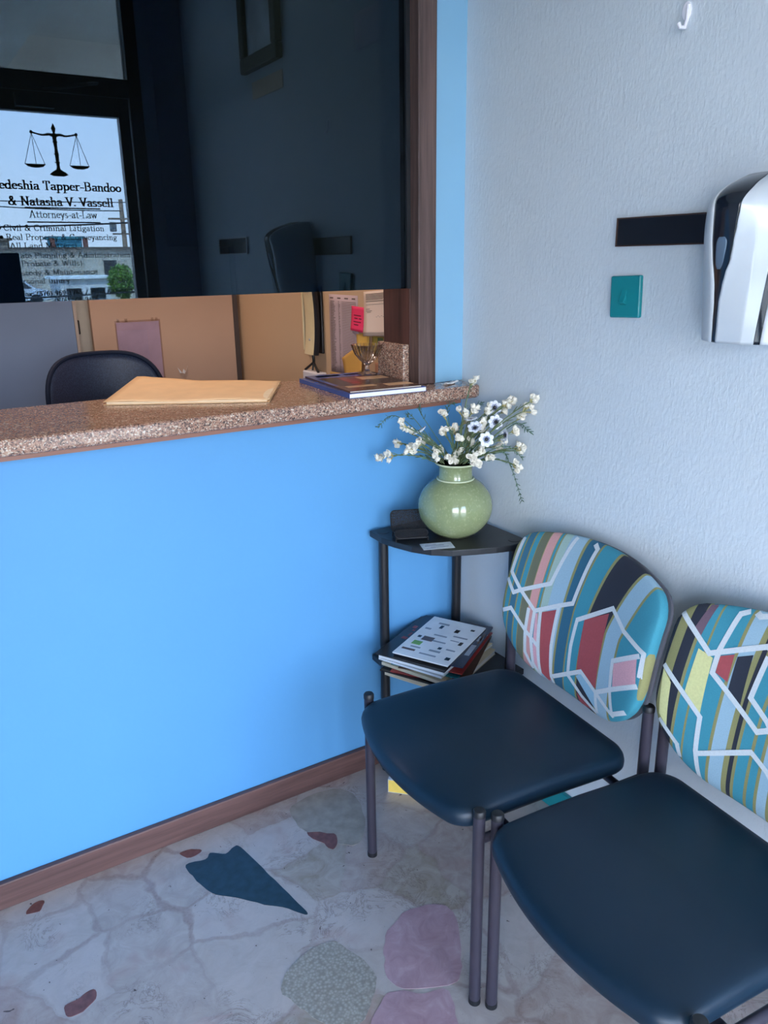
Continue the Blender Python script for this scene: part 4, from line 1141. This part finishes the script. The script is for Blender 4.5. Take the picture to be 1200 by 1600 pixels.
BLAB = {0: 'leftmost drooping stem of cream blossoms in the vase', 1: 'cream blossom stem next to the leftmost drooping one', 33: 'cream blossom stem reaching farthest up and right along the grey wall', 34: 'cream blossom stem just under the farthest right one', 39: 'low cream blossom stem drooping at the right below the others', 43: 'cream blossom stem rising in front of the right end of the counter', 11: 'lone cream blossom stem standing up against the blue wall', 3: 'cream blossom stem at the upper left in front of the blue wall'}
BLEFT, BRIGHT = (2, 4, 5, 6, 7, 8, 9, 10), (27, 30, 31, 32, 35, 36, 37, 38, 40)
for i, t_ in enumerate(BL):
    flower(Vector(t_), BLAB.get(i) or ('cream blossom stem fanning left over the blue wall' if i in BLEFT else 'cream blossom stem fanning right against the grey wall' if i in BRIGHT else 'cream blossom stem in the crowded middle of the bunch'), 'cream blossom stems in the vase', 'blossom')
def sprig(way, label):
    root = root_pt()
    e = empty('leafy_sprig', root, label=label, cat='sprig', group='green sprigs in the vase')
    P0 = [root] + [Vector(w) for w in way]
    path = []
    for i in range(len(P0) - 1):
        for k in range(8):
            t_ = k / 8
            a = P0[max(i - 1, 0)]; b = P0[i]; c = P0[i + 1]; d = P0[min(i + 2, len(P0) - 1)]
            path.append(.5 * ((2 * b) + (c - a) * t_ + (2 * a - 5 * b + 4 * c - d) * t_ ** 2 + (3 * b - a - 3 * c + d) * t_ ** 3))
    path.append(P0[-1])
    path = [p - root for p in path]
    MB().tube(path, [.0016 - .0009 * i / len(path) for i in range(len(path))], 6).build('stem', M_GSPR, e)
    lf = MB()
    for i in range(8, len(path), 1):
        d = (path[i] - path[i - 1]).normalized()
        for q in range(2):
            s = Vector((fr_.gauss(0, 1), fr_.gauss(0, 1), fr_.gauss(0, 1)))
            o_ = (s - d * s.dot(d)).normalized()
            petal(lf, path[i], (o_ * .8 + d * .5).normalized(), d.cross(o_).normalized(), fr_.uniform(.009, .016), .0017, .1, 2)
    o = lf.build('leaves', M_GSPR, e, smooth=80); solid(o, .0004)
SP = [[(-0.277, -0.084, 1.135), (-0.332, -0.059, 1.113)], [(-0.221, -0.121, 1.13), (-0.227, -0.106, 1.161)], [(-0.147, -0.127, 1.139), (-0.128, -0.128, 1.165)], [(-0.025, -0.261, 1.113), (-0.023, -0.327, 1.106)], [(-0.068, -0.267, 1.06), (-0.031, -0.312, 1.033)], [(-0.061, -0.254, 1.04), (-0.042, -0.278, 1.005), (-0.032, -0.319, 0.914)], [(-0.233, -0.09, 1.127), (-0.247, -0.077, 1.138)], [(-0.117, -0.161, 1.129), (-0.082, -0.192, 1.17)]]
SLAB = ['long green sprig reaching farthest left across the blue wall', 'short green sprig pointing up left of the bunch', 'thin green sprig rising toward the counter edge', 'green sprig reaching right along the grey wall at mid height', 'green sprig bending right just above the vase rim', 'green sprig hanging down at the right of the vase', 'green sprig with curled tip beside the longest left one', 'upright green sprig at the right top of the bunch']
for w_, l_ in zip(SP, SLAB): sprig(w_, l_)

# ------------------------------------------------------------------ card holder and card on the shelf
M_NET = NT('black_wire_mesh')
_c = M_NET.coord(); _v = M_NET.n('ShaderNodeTexVoronoi', feature='DISTANCE_TO_EDGE'); _v.inputs['Scale'].default_value = 420; M_NET.l(_c, _v.inputs['Vector'])
_lt = M_NET.n('ShaderNodeMath', operation='LESS_THAN'); M_NET.l(_v.outputs['Distance'], _lt.inputs[0]); _lt.inputs[1].default_value = .22
M_NET.l(_lt.outputs[0], M_NET.b.inputs['Alpha']); M_NET.base((0.006, 0.007, 0.010, 1)); M_NET.b.inputs['Roughness'].default_value = .6; M_NET.b.inputs['Specular IOR Level'].default_value = .2; M_NET = M_NET.m
ch = empty('card_holder', (-.280, -.136, SHT), R(-24), label='black wire mesh business card holder beside the vase', cat='card holder')
def rrect(w, h, r, z=0, n=5):
    o = []
    for (cx, cy, a0) in ((w / 2 - r, h / 2 - r, 0), (-w / 2 + r, h / 2 - r, 90), (-w / 2 + r, -h / 2 + r, 180), (w / 2 - r, -h / 2 + r, 270)):
        for k in range(n + 1):
            a = R(a0 + 90 * k / n); o.append((cx + r * math.cos(a), cy + r * math.sin(a)))
    return o
tiltb = Matrix.Translation((0, .022, .012)) @ Matrix.Rotation(R(72), 4, 'X')
def upright(w, h, M_, name, y0=0):
    pts = [M_ @ Vector((x, y + h / 2, 0)) for x, y in rrect(w, h, .012)]
    MB().tube(pts, .0018, 6, closed=True).build('wire_rim', M_BLACK, ch)
    MB().add(pts, [tuple(range(len(pts)))]).build(name, M_NET, ch, smooth=0)
upright(.100, .060, tiltb, 'mesh_back')
tiltf = Matrix.Translation((0, -.026, .010)) @ Matrix.Rotation(R(62), 4, 'X')
upright(.094, .022, tiltf, 'mesh_front')
fl = [(-.047, .022, .008), (.047, .022, .008), (.045, -.030, .008), (-.045, -.030, .008)]
MB().add([Vector(p) for p in fl], [(0, 1, 2, 3)]).build('mesh_floor', M_NET, ch, smooth=0)
MB().tube([Vector(p) for p in fl], .0016, 6, closed=True).build('wire_rim', M_BLACK, ch)
mb = MB()
for (x, y) in ((-.047, .022), (.047, .022), (-.045, -.030), (.045, -.030)): mb.tube([(x, y, 0), (x, y, .012)], .0022, 6)
mb.build('feet', M_BLACK, ch)
mb = MB(); mb.box(-.043, .043, -.024, .010, .0098, .0125, Matrix.Rotation(R(0), 4, 'X')); mb.build('card_stack', K_NAVY, ch, smooth=0)
bc = empty('business_card', (-.258, -.236, SHT), R(-21), label='pale printed business card lying near the front edge of the top shelf', cat='card')
MB().box(-.044, .044, -.024, .024, 0, .0006).build('card', mat('pale_card', rgb(206, 212, 222), .5, var=.1, vscale=60), bc, smooth=0)
mb = MB()
for (a, b, c, d) in ((-.03, .0, .012, .015), (-.034, .02, .002, .006), (-.02, .03, -.010, -.007), (-.034, -.008, -.018, -.015)): mb.box(a, b, c, d, .0006, .0008)
mb.build('print', mat('blue_grey_ink', rgb(120, 130, 160), .6), bc, smooth=0)

# ------------------------------------------------------------------ magazines on the middle shelf
MZ = .4002
def at(x, y): return (x, y)
stack = [  # (w along page, h, thickness, dx, dy, rot, cover, label)
    (.285, .215, .016, -.010, -.020, 24, K_CREAM, 'thick cream book, lowest in the stack on the middle shelf', 'book'),
    (.290, .210, .004, -.022, -.006, 27, K_DARK, 'charcoal magazine just above the lowest cream book', 'magazine'),
    (.280, .212, .004, -.008, -.018, 34, K_RED, 'red magazine fanned out low on the right of the stack', 'magazine'),
    (.285, .210, .009, -.014, -.010, 22, K_CREAM, 'cream magazine with dark spine lettering midway in the stack', 'magazine'),
    (.280, .210, .003, .008, -.022, 38, K_BRN, 'brown magazine fanned farthest right in the stack', 'magazine'),
    (.285, .205, .003, .000, -.012, 32, K_TEAL, 'teal edged magazine above the cream magazines', 'magazine'),
    (.285, .210, .006, -.020, .000, 24, K_WHITE, 'white magazine with pale blue spine midway up the stack', 'magazine'),
    (.280, .205, .003, .006, -.016, 33, K_RED, 'dark red magazine high in the fanned right side', 'magazine'),
    (.285, .212, .008, -.022, -.002, 26, K_WHITE, 'rolled edge white magazine under the dark covered one', 'magazine'),
    (.300, .225, .003, -.020, .008, 27, K_DARK, 'dark covered magazine sticking out left under the top leaflet', 'magazine'),
    (.275, .210, .004, .008, -.012, 33, K_NAVY, 'navy magazine sticking out right under the top leaflet', 'magazine'),
    (.270, .175, .0035, -.008, -.012, 28, K_WHITE, 'white leaflet of small logos on top of the magazine stack', 'leaflet'),
]
z = MZ
SXc, SYc = -.195, -.168
for i, (w, h, th, dx, dy, rz, cv, lb, cat) in enumerate(stack):
    art = None
    if i == 11:
        art = [(K_BLK, [(.72, .34, .80, .42), (.74, .66, .82, .72), (.84, .12, .88, .19), (.46, .10, .54, .16), (.28, .34, .33, .40), (.44, .84, .49, .90), (.10, .06, .16, .14)]),
               (K_BRN, [(.40, .60, .50, .80), (.12, .70, .16, .94)]), (K_GRN, [(.27, .72, .36, .88)]),
               (K_GREY, [(.84, .6, .88, .8), (.62, .1, .65, .36), (.56, .44, .59, .68), (.42, .36, .45, .6), (.3, .1, .33, .26), (.2, .3, .24, .5), (.1, .3, .13, .6), (.2, .66, .23, .84), (.66, .82, .7, .93), (.52, .18, .54, .34)])]
    if i == 9:
        art = [(K_RED, [(.60, .80, .64, .90), (.48, .78, .56, .88), (.70, .74, .8, .84), (.66, .88, .72, .94), (.40, .84, .45, .92)])]
    if i == 10:
        art = [(K_GREY, [(.25, .03, .5, .10), (.6, .03, .72, .08)]), (K_BRN, [(.55, .02, .8, .05)])]
    magazine((SXc + dx, SYc + dy, z), R(rz), w, h, th, cv, lb, cat, group='papers stacked on the middle shelf', art=art)
    z += th + .0009 + (.0004 if art else 0)
# books on the bottom shelf
magazine((-.190, -.190, .0014), R(-45), .315, .22, .044, K_WHITE, 'fat book with yellow page edges on the floor under the bottom shelf', 'book', page=mat('yellow_page_block', rgb(238, 204, 96), .7, var=.08, vscale=40))
magazine((-.192, -.187, .0465), R(-45), .29, .205, .010, K_GREY, 'grey magazine lying on the fat yellow book', 'magazine')

# ------------------------------------------------------------------ waiting chairs
M_VINYL = NT('black_vinyl_upholstery')
_c = M_VINYL.coord(); _n = M_VINYL.noise(_c, 420, 3)
M_VINYL.base(M_VINYL.ramp(M_VINYL.noise(_c, 5, 3), [(.3, (0.002, 0.015, 0.032, 1)), (.7, (0.005, 0.019, 0.038, 1))]))
M_VINYL.b.inputs['Roughness'].default_value = .42; M_VINYL.b.inputs['Specular IOR Level'].default_value = .42; M_VINYL.bump(_n, .12, .0006); M_VINYL = M_VINYL.m
M_TUBE = mat('dark_grey_painted_tube', rgb(62, 58, 70), .38, .2, var=.05)
M_CAP = mat('black_rubber_cap', (.008, .009, .012, 1), .5)
M_SHELL = mat('dark_grey_plastic_shell', rgb(84, 84, 92), .45, var=.04)
CO = {'ol': rgb(140, 138, 92), 'te': rgb(58, 140, 160), 'dt': rgb(52, 106, 130), 'od': rgb(104, 108, 88), 'pk': rgb(204, 152, 150), 'pa': rgb(158, 184, 176), 'pb': rgb(150, 182, 200), 'db': rgb(42, 98, 124), 'nv': rgb(36, 42, 56), 'cr': rgb(214, 206, 150), 'pg': rgb(150, 174, 160)}
M_WLINE = mat('white_woven_line', rgb(196, 204, 208), .85, var=.06, vscale=300)
M_CRED = mat('brick_red_weave', rgb(158, 72, 78), .8, var=.06, vscale=200)
M_CPK = mat('dusty_pink_weave', rgb(206, 158, 168), .8, var=.08, vscale=300)
M_CPB = mat('pale_blue_weave', rgb(140, 180, 202), .8, var=.05, vscale=200)
M_CYE = mat('pale_yellow_weave', rgb(204, 204, 146), .8, var=.06, vscale=200)
M_CPL = mat('plum_weave', rgb(106, 84, 98), .8, var=.06, vscale=200)
M_CNV = mat('navy_weave', rgb(36, 42, 56), .8, var=.06, vscale=200)
def stripes(name, st):
    t = NT(name)
    uv = t.n('ShaderNodeTexCoord'); sx = t.n('ShaderNodeSeparateXYZ'); t.l(uv.outputs['UV'], sx.inputs[0])
    st = [( (u + .30) / .60, CO[c]) for u, c in st]
    c1 = t.ramp(sx.outputs[0], st, 'CONSTANT')
    nz = t.noise(t.coord((1, 1, 1)), 500, 2)
    dk = t.n('ShaderNodeMix', data_type='RGBA', blend_type='MULTIPLY'); dk.inputs[0].default_value = .3
    t.l(c1, dk.inputs[6]); t.l(t.ramp(nz, [(.3, (.6, .6, .6, 1)), (.7, (1, 1, 1, 1))]), dk.inputs[7])
    t.base(dk.outputs[2]); t.b.inputs['Roughness'].default_value = .85
    t.bump(nz, .2, .0008)
    return t.m
ST1 = [(-.30,'ol'),(-.247,'te'),(-.233,'ol'),(-.229,'dt'),(-.210,'ol'),(-.206,'te'),(-.192,'ol'),(-.188,'od'),(-.166,'ol'),(-.162,'pk'),(-.138,'ol'),(-.134,'te'),(-.127,'ol'),(-.124,'pa'),(-.099,'pb'),(-.052,'ol'),(-.046,'db'),(-.014,'ol'),(-.009,'te'),(.034,'ol'),(.041,'nv'),(.110,'ol'),(.116,'pb'),(.160,'ol'),(.167,'te'),(.252,'ol')]
ST2 = [(-.30,'nv'),(-.253,'ol'),(-.232,'nv'),(-.207,'ol'),(-.200,'te'),(-.180,'ol'),(-.174,'te'),(-.118,'ol'),(-.111,'pb'),(-.080,'ol'),(-.070,'nv'),(-.059,'ol'),(-.052,'te'),(-.030,'ol'),(-.022,'te'),(-.007,'ol'),(.002,'pb'),(.022,'ol'),(.030,'te'),(.07,'ol'),(.076,'nv'),(.12,'ol'),(.126,'pb'),(.17,'ol'),(.176,'te'),(.235,'cr')]
RIB1 = [[[-0.236,0.355],[-0.244,0.248],[-0.198,0.211],[-0.138,0.174],[-0.061,0.215],[-0.018,0.236],[-0.0,0.376],[-0.032,0.394]],[[-0.198,0.211],[-0.106,0.257],[-0.075,0.391]],[[-0.258,0.233],[-0.221,0.197],[-0.198,0.211]],[[-0.252,0.136],[-0.22,0.154],[-0.159,0.112],[-0.109,0.086],[-0.096,0.017]],[[-0.159,0.171],[-0.159,0.112],[-0.154,0.053],[-0.125,0.018]],[[-0.138,0.174],[-0.137,0.102],[-0.123,0.033],[-0.092,-0.0]],[[-0.118,0.177],[-0.109,0.086]],[[-0.061,0.215],[-0.062,0.106],[-0.054,0.023],[-0.044,-0.0]],[[0.009,0.063],[0.006,0.136],[0.01,0.205],[0.117,0.275],[0.174,0.245],[0.249,0.229]],[[-0.046,0.029],[0.011,0.064],[0.056,0.091],[0.118,0.068],[0.125,0.02]],[[0.012,0.058],[0.066,0.03],[0.119,0.016]],[[0.118,0.068],[0.169,0.102],[0.262,0.161]],[[0.161,0.169],[0.169,0.102],[0.184,0.043]],[[0.161,0.169],[0.238,0.218]],[[0.249,0.229],[0.252,0.178],[0.265,0.102],[0.187,0.049]],[[0.118,0.068],[0.184,0.043]]]
PAT1 = [(1, [[-0.113, 0.179], [-0.063, 0.204], [-0.056, -0.002], [-0.093, 0.018]]), (1, [[0.034, 0.215], [0.109, 0.26], [0.116, 0.077], [0.039, 0.087]]), (2, [[-0.133, 0.169], [-0.126, 0.172], [-0.102, 0.014], [-0.123, 0.024]]), (2, [[0.166, 0.165], [0.235, 0.21], [0.247, 0.157], [0.176, 0.113]]), (1, [[0.044, 0.029], [0.067, 0.022], [0.112, 0.015], [0.056, 0.002]]), (3, [[0.038, 0.071], [0.057, 0.087], [0.116, 0.062], [0.118, 0.024]])]
RIB2 = [[[-0.246, 0.332], [-0.164, 0.275], [-0.057, 0.33], [0.03, 0.295], [0.06, 0.2]], [[-0.147, 0.285], [-0.141, 0.321], [-0.134, 0.367], [-0.113, 0.382], [-0.095, 0.375], [-0.079, 0.382]], [[-0.146, 0.282], [-0.146, 0.241], [-0.025, 0.173], [-0.006, 0.185], [0.06, 0.2]], [[-0.254, 0.218], [-0.147, 0.144], [-0.143, 0.068], [-0.13, 0.009]], [[-0.143, 0.062], [-0.026, 0.129], [0.014, 0.11], [0.08, 0.05], [0.08, 0.0]], [[-0.247, 0.104], [-0.187, 0.06], [-0.18, 0.035]], [[-0.049, 0.31], [-0.056, 0.228], [-0.011, 0.201], [0.05, 0.14], [0.14, 0.2], [0.14, 0.31], [0.07, 0.36]], [[0.14, 0.2], [0.22, 0.15], [0.25, 0.19]]]
PAT2 = [(1, [[-0.141, 0.278], [-0.114, 0.292], [-0.111, 0.236], [-0.14, 0.244]]), (4, [[-0.189, 0.276], [-0.154, 0.269], [-0.149, 0.151], [-0.192, 0.182]]), (4, [[-0.251, 0.208], [-0.226, 0.186], [-0.217, 0.087], [-0.239, 0.108]]), (5, [[-0.198, 0.365], [-0.183, 0.371], [-0.193, 0.302], [-0.211, 0.313]]), (6, [[-0.107, 0.29], [-0.078, 0.305], [-0.072, 0.2], [-0.105, 0.222]])]

# surface of the curved back; chair-local x = forward, y = towards the left when seated (+)
BX0, BLEAN, BK, BB, BCU, BZ0, BA, BH, BRT, BRB = -.1834, .191, .524, -.566, -.0053, .5077, .2580, .3503, .045, .16
def bsurf(u, v):
    x = BX0 - BLEAN * v + BB * (v - .19) ** 2 + BK * u * u
    return Vector((x, u + BCU, BZ0 + v * .98))
def bnorm(u, v):
    e = 1e-3
    a = bsurf(u + e, v) - bsurf(u - e, v); b = bsurf(u, v + e) - bsurf(u, v - e)
    n_ = a.cross(b).normalized()
    return n_ if n_.x > 0 else -n_
OC = []
for (cx, cy, r_, a0) in ((BA - BRT, BH - BRT, BRT, 0), (-BA + BRT, BH - BRT, BRT, 90), (-BA + BRB, BRB, BRB, 180), (BA - BRB, BRB, BRB, 270)):
    for k in range(13): OC.append((cx + r_ * math.cos(R(a0 + 7.5 * k)), cy + r_ * math.sin(R(a0 + 7.5 * k))))
OUT = []
for i in range(len(OC)):
    p, q = OC[i], OC[(i + 1) % len(OC)]
    m = max(1, int(math.hypot(q[0] - p[0], q[1] - p[1]) / .008))
    for k in range(m):
        x = p[0] + (q[0] - p[0]) * k / m; y = p[1] + (q[1] - p[1]) * k / m
        y += max(0, y - BH / 2) / (BH / 2) * .042 * (1 - (x / BA) ** 2)      # crowned top edge
        OUT.append((x, y))
BC = (0.0, BH / 2)
OANG = sorted((math.atan2(y - BC[1], x - BC[0]), math.hypot(x - BC[0], y - BC[1])) for x, y in OUT)
def orad(a):
    n_ = len(OANG)
    for i in range(n_):
        a0, r0 = OANG[i - 1]; a1, r1 = OANG[i]
        if i == 0: a0 -= 2 * PI
        if a0 <= a <= a1: 
            return r0 + (r1 - r0) * (a - a0) / (a1 - a0 + 1e-12)
    a0, r0 = OANG[-1]; a1, r1 = OANG[0]; a1 += 2 * PI
    return r0 + (r1 - r0) * (a - a0) / (a1 - a0 + 1e-12)
def rel(u, v):
    dx, dy = u - BC[0], v - BC[1]
    return math.hypot(dx, dy) / orad(math.atan2(dy, dx))
def puff(r): return .016 * math.sqrt(max(0.0, 1 - min(r, 1) ** 7))
def pad_pt(u, v, off=0): return bsurf(u, v) + bnorm(u, v) * (puff(rel(u, v)) + off)
def warp(u, v):
    s_ = min(max(.05 + (u + .04) * 1.4, .03), .34)
    return u - s_ * max(0, v - .22)

def backrest(parent, smat, ribs, pats):
    angs = [-PI + 2 * PI * k / 112 for k in range(112)]
    rings = [.02, .1, .2, .3, .4, .5, .6, .7, .78, .85, .9, .94, .97, .985, .995, 1.0]
    vs = []; uvs = []
    for r_ in rings:
        for a in angs:
            q = r_ * orad(a); u, v = BC[0] + q * math.cos(a), BC[1] + q * math.sin(a)
            vs.append(bsurf(u, v) + bnorm(u, v) * puff(r_)); uvs.append(((warp(u, v) + .3) / .6, v))
    for (r_, dn) in ((1.0, -.012), (.985, -.020)):
        for a in angs:
            q = r_ * orad(a); u, v = BC[0] + q * math.cos(a), BC[1] + q * math.sin(a)
            vs.append(bsurf(u, v) + bnorm(u, v) * dn); uvs.append(((warp(u, v) + .3) / .6, v))
    n_ = len(angs); N_ = len(rings) + 2
    fs = []
    for i in range(N_ - 1):
        for k in range(n_):
            l = (k + 1) % n_
            fs.append((i * n_ + k, i * n_ + l, (i + 1) * n_ + l, (i + 1) * n_ + k))
    fs.append(tuple(range(n_)))
    mb = MB(); mb.add(vs, fs)
    nb = len(vs)
    # coloured patches and white lines woven into the cover
    for (mi, q4) in pats:
        nn, mm = 14, 20
        g = []
        for j in range(mm + 1):
            t_ = j / mm
            row = []
            for i in range(nn + 1):
                s_ = i / nn
                a = [q4[0][k] * (1 - s_) + q4[1][k] * s_ for k in (0, 1)]; b = [q4[3][k] * (1 - s_) + q4[2][k] * s_ for k in (0, 1)]
                row.append((a[0] * (1 - t_) + b[0] * t_, a[1] * (1 - t_) + b[1] * t_))
            g.append(row)
        for j in range(mm):
            for i in range(nn):
                c4 = [g[j][i], g[j][i + 1], g[j + 1][i + 1], g[j + 1][i]]
                if max(rel(*p) for p in c4) < .998:
                    mb.add([pad_pt(p[0], p[1], .0006) for p in c4], [(0, 1, 2, 3)], mi)
    for pl_ in ribs:
        for i in range(len(pl_) - 1):
            (u0, v0), (u1, v1) = pl_[i], pl_[i + 1]
            L = math.hypot(u1 - u0, v1 - v0); tx, ty = (u1 - u0) / L, (v1 - v0) / L
            w = .0055
            n2 = max(2, int((L + 2 * w * .6) / .005))
            for k in range(n2):
                s0 = -w * .6 + (L + 1.2 * w) * k / n2; s1 = -w * .6 + (L + 1.2 * w) * (k + 1) / n2
                c4 = [(u0 + tx * s0 - ty * w, v0 + ty * s0 + tx * w), (u0 + tx * s0 + ty * w, v0 + ty * s0 - tx * w), (u0 + tx * s1 + ty * w, v0 + ty * s1 - tx * w), (u0 + tx * s1 - ty * w, v0 + ty * s1 + tx * w)]
                if max(rel(*p) for p in c4) < 1.0:
                    mb.add([pad_pt(p[0], p[1], .0011) for p in c4], [(0, 1, 2, 3)], 7)
    o = mb.build('backrest', [smat, M_CRED, M_CPK, M_CPB, M_CYE, M_CPL, M_CNV, M_WLINE], parent, smooth=60)
    uvl = o.data.uv_layers.new(name='UVMap')
    for lp in o.data.loops:
        if lp.vertex_index < nb: uvl.data[lp.index].uv = uvs[lp.vertex_index]
    # moulded shell behind
    vs = []
    for (r_, dn) in ((.5, -.024), (.975, -.0205), (1.0, -.024), (1.0, -.030), (.97, -.036), (.5, -.040), (.02, -.040)):
        for a in angs:
            q = r_ * orad(a); u, v = BC[0] + q * math.cos(a), BC[1] + q * math.sin(a)
            vs.append(bsurf(u, v) + bnorm(u, v) * dn)
    fs = []
    for i in range(6):
        for k in range(n_):
            l = (k + 1) % n_
            fs.append((i * n_ + k, i * n_ + l, (i + 1) * n_ + l, (i + 1) * n_ + k))
    mb = MB(); mb.add(vs, fs); mb.build('back_shell', M_SHELL, parent, smooth=50, fix=True)

def seat(parent):
    # outline in chair-local (x forward, y): rounded rectangle whose front edge bulges
    o4 = []
    for (cx, cy, r_, a0) in ((.266 - .038, .2415 - .038, .038, 0), (-.195 + .06, .2415 - .06, .06, 90), (-.195 + .06, -.2415 + .06, .06, 180), (.266 - .038, -.2415 + .038, .038, 270)):
        for k in range(11): o4.append((cx + r_ * math.cos(R(a0 + 9 * k)), cy + r_ * math.sin(R(a0 + 9 * k))))
    dense = []
    for i in range(len(o4)):
        p, q = o4[i], o4[(i + 1) % len(o4)]
        L = math.hypot(q[0] - p[0], q[1] - p[1]); m = max(1, int(L / .02))
        for k in range(m):
            x = p[0] + (q[0] - p[0]) * k / m; y = p[1] + (q[1] - p[1]) * k / m
            if x > 0: x += .048 * (1 - (y / .2435) ** 2) * (x / .262)
            dense.append((x, y))
    N = len(dense)
    def outl(k): return dense[k]
    prof = [(.02, .482), (.3, .482), (.6, .4815), (.8, .481), (.9, .4795), (.95, .4775), (.975, .474), (.992, .467), (1.0, .457), (.998, .446), (.985, .437), (.95, .432), (.02, .432)]
    vs = []
    for (r_, z) in prof:
        for k in range(N):
            x, y = outl(k)
            X_ = .03 + (x - .03) * r_; Y_ = y * r_
            dz = -.008 * max(0, (X_ - .10) / .2) ** 2 - .012 * max(0, (-X_ + .05) / .25)
            vs.append((X_, Y_, z + .014 + dz * (1 if z > .44 else .6)))
    fs = []
    for i in range(len(prof) - 1):
        for k in range(N):
            l = (k + 1) % N
            fs.append((i * N + k, i * N + l, (i + 1) * N + l, (i + 1) * N + k))
    fs.append(tuple(range(N))); fs.append(tuple(reversed(range((len(prof) - 1) * N, len(prof) * N))))
    MB().add(vs, fs).build('seat', M_VINYL, parent, smooth=60, fix=True)

def waiting_chair(loc, rz, smat, ribs, pats, label):
    c = empty('waiting_chair', loc, rz, label, 'chair', 'waiting chairs along the right wall')
    seat(c); backrest(c, smat, ribs, pats)
    for s_ in (1, -1):
        lg = MB().tube([(.235, s_ * .2545, 0.012), (.235, s_ * .2545, .489)], .0125, 18).build('leg', M_TUBE, c)
        MB().lathe([(.0132, 0), (.0132, .012)], 18, (.235, s_ * .2545, 0.0)).build('foot_cap', M_CAP, lg)
        MB().lathe([(.0134, 0), (.0134, .010), (.011, .0135), (0, .0145)], 18, (.235, s_ * .2545, .486)).build('top_cap', M_CAP, lg)
        lg = MB().tube([(-.205, s_ * .2545, 0.012), (-.205, s_ * .2545, .600)], .0125, 18).build('leg', M_TUBE, c)
        MB().lathe([(.0132, 0), (.0132, .012)], 18, (-.205, s_ * .2545, 0.0)).build('foot_cap', M_CAP, lg)
        MB().lathe([(.0134, 0), (.0134, .010), (.011, .0135), (0, .0145)], 18, (-.205, s_ * .2545, .597)).build('top_cap', M_CAP, lg)
        MB().tube([(-.205, s_ * .2530, .425), (.235, s_ * .2530, .425)], .010, 12).build('side_rail', M_TUBE, c)
        MB().tube([(-.205, s_ * .2525, .565), (-.222, s_ * .235, .575), (-.250, s_ * .18, .585)], .009, 10).build('back_bracket', M_TUBE, c)
    for x in (.15, -.15):
        MB().tube([(x, -.2530, .412), (x, .2530, .412)], .010, 12).build('cross_rail', M_TUBE, c)
    return c
CA = PI - R(5.2)      # forward = (-cos, sin)
F_ = Vector((-math.cos(R(5.2)), math.sin(R(5.2)), 0))
p1 = Vector((-.5805, -.611, 0)) - F_ * .235
p2 = Vector((-.602, -1.145, 0)) - F_ * .235
waiting_chair(p1, CA, stripes('striped_fabric', ST1), RIB1, PAT1, 'black vinyl waiting chair beside the corner shelf, striped hexagon back')
waiting_chair(p2, CA, stripes('striped_fabric_other_cut', ST2), RIB2, PAT2, 'black vinyl waiting chair nearer the viewer, with pale yellow patch on its back')
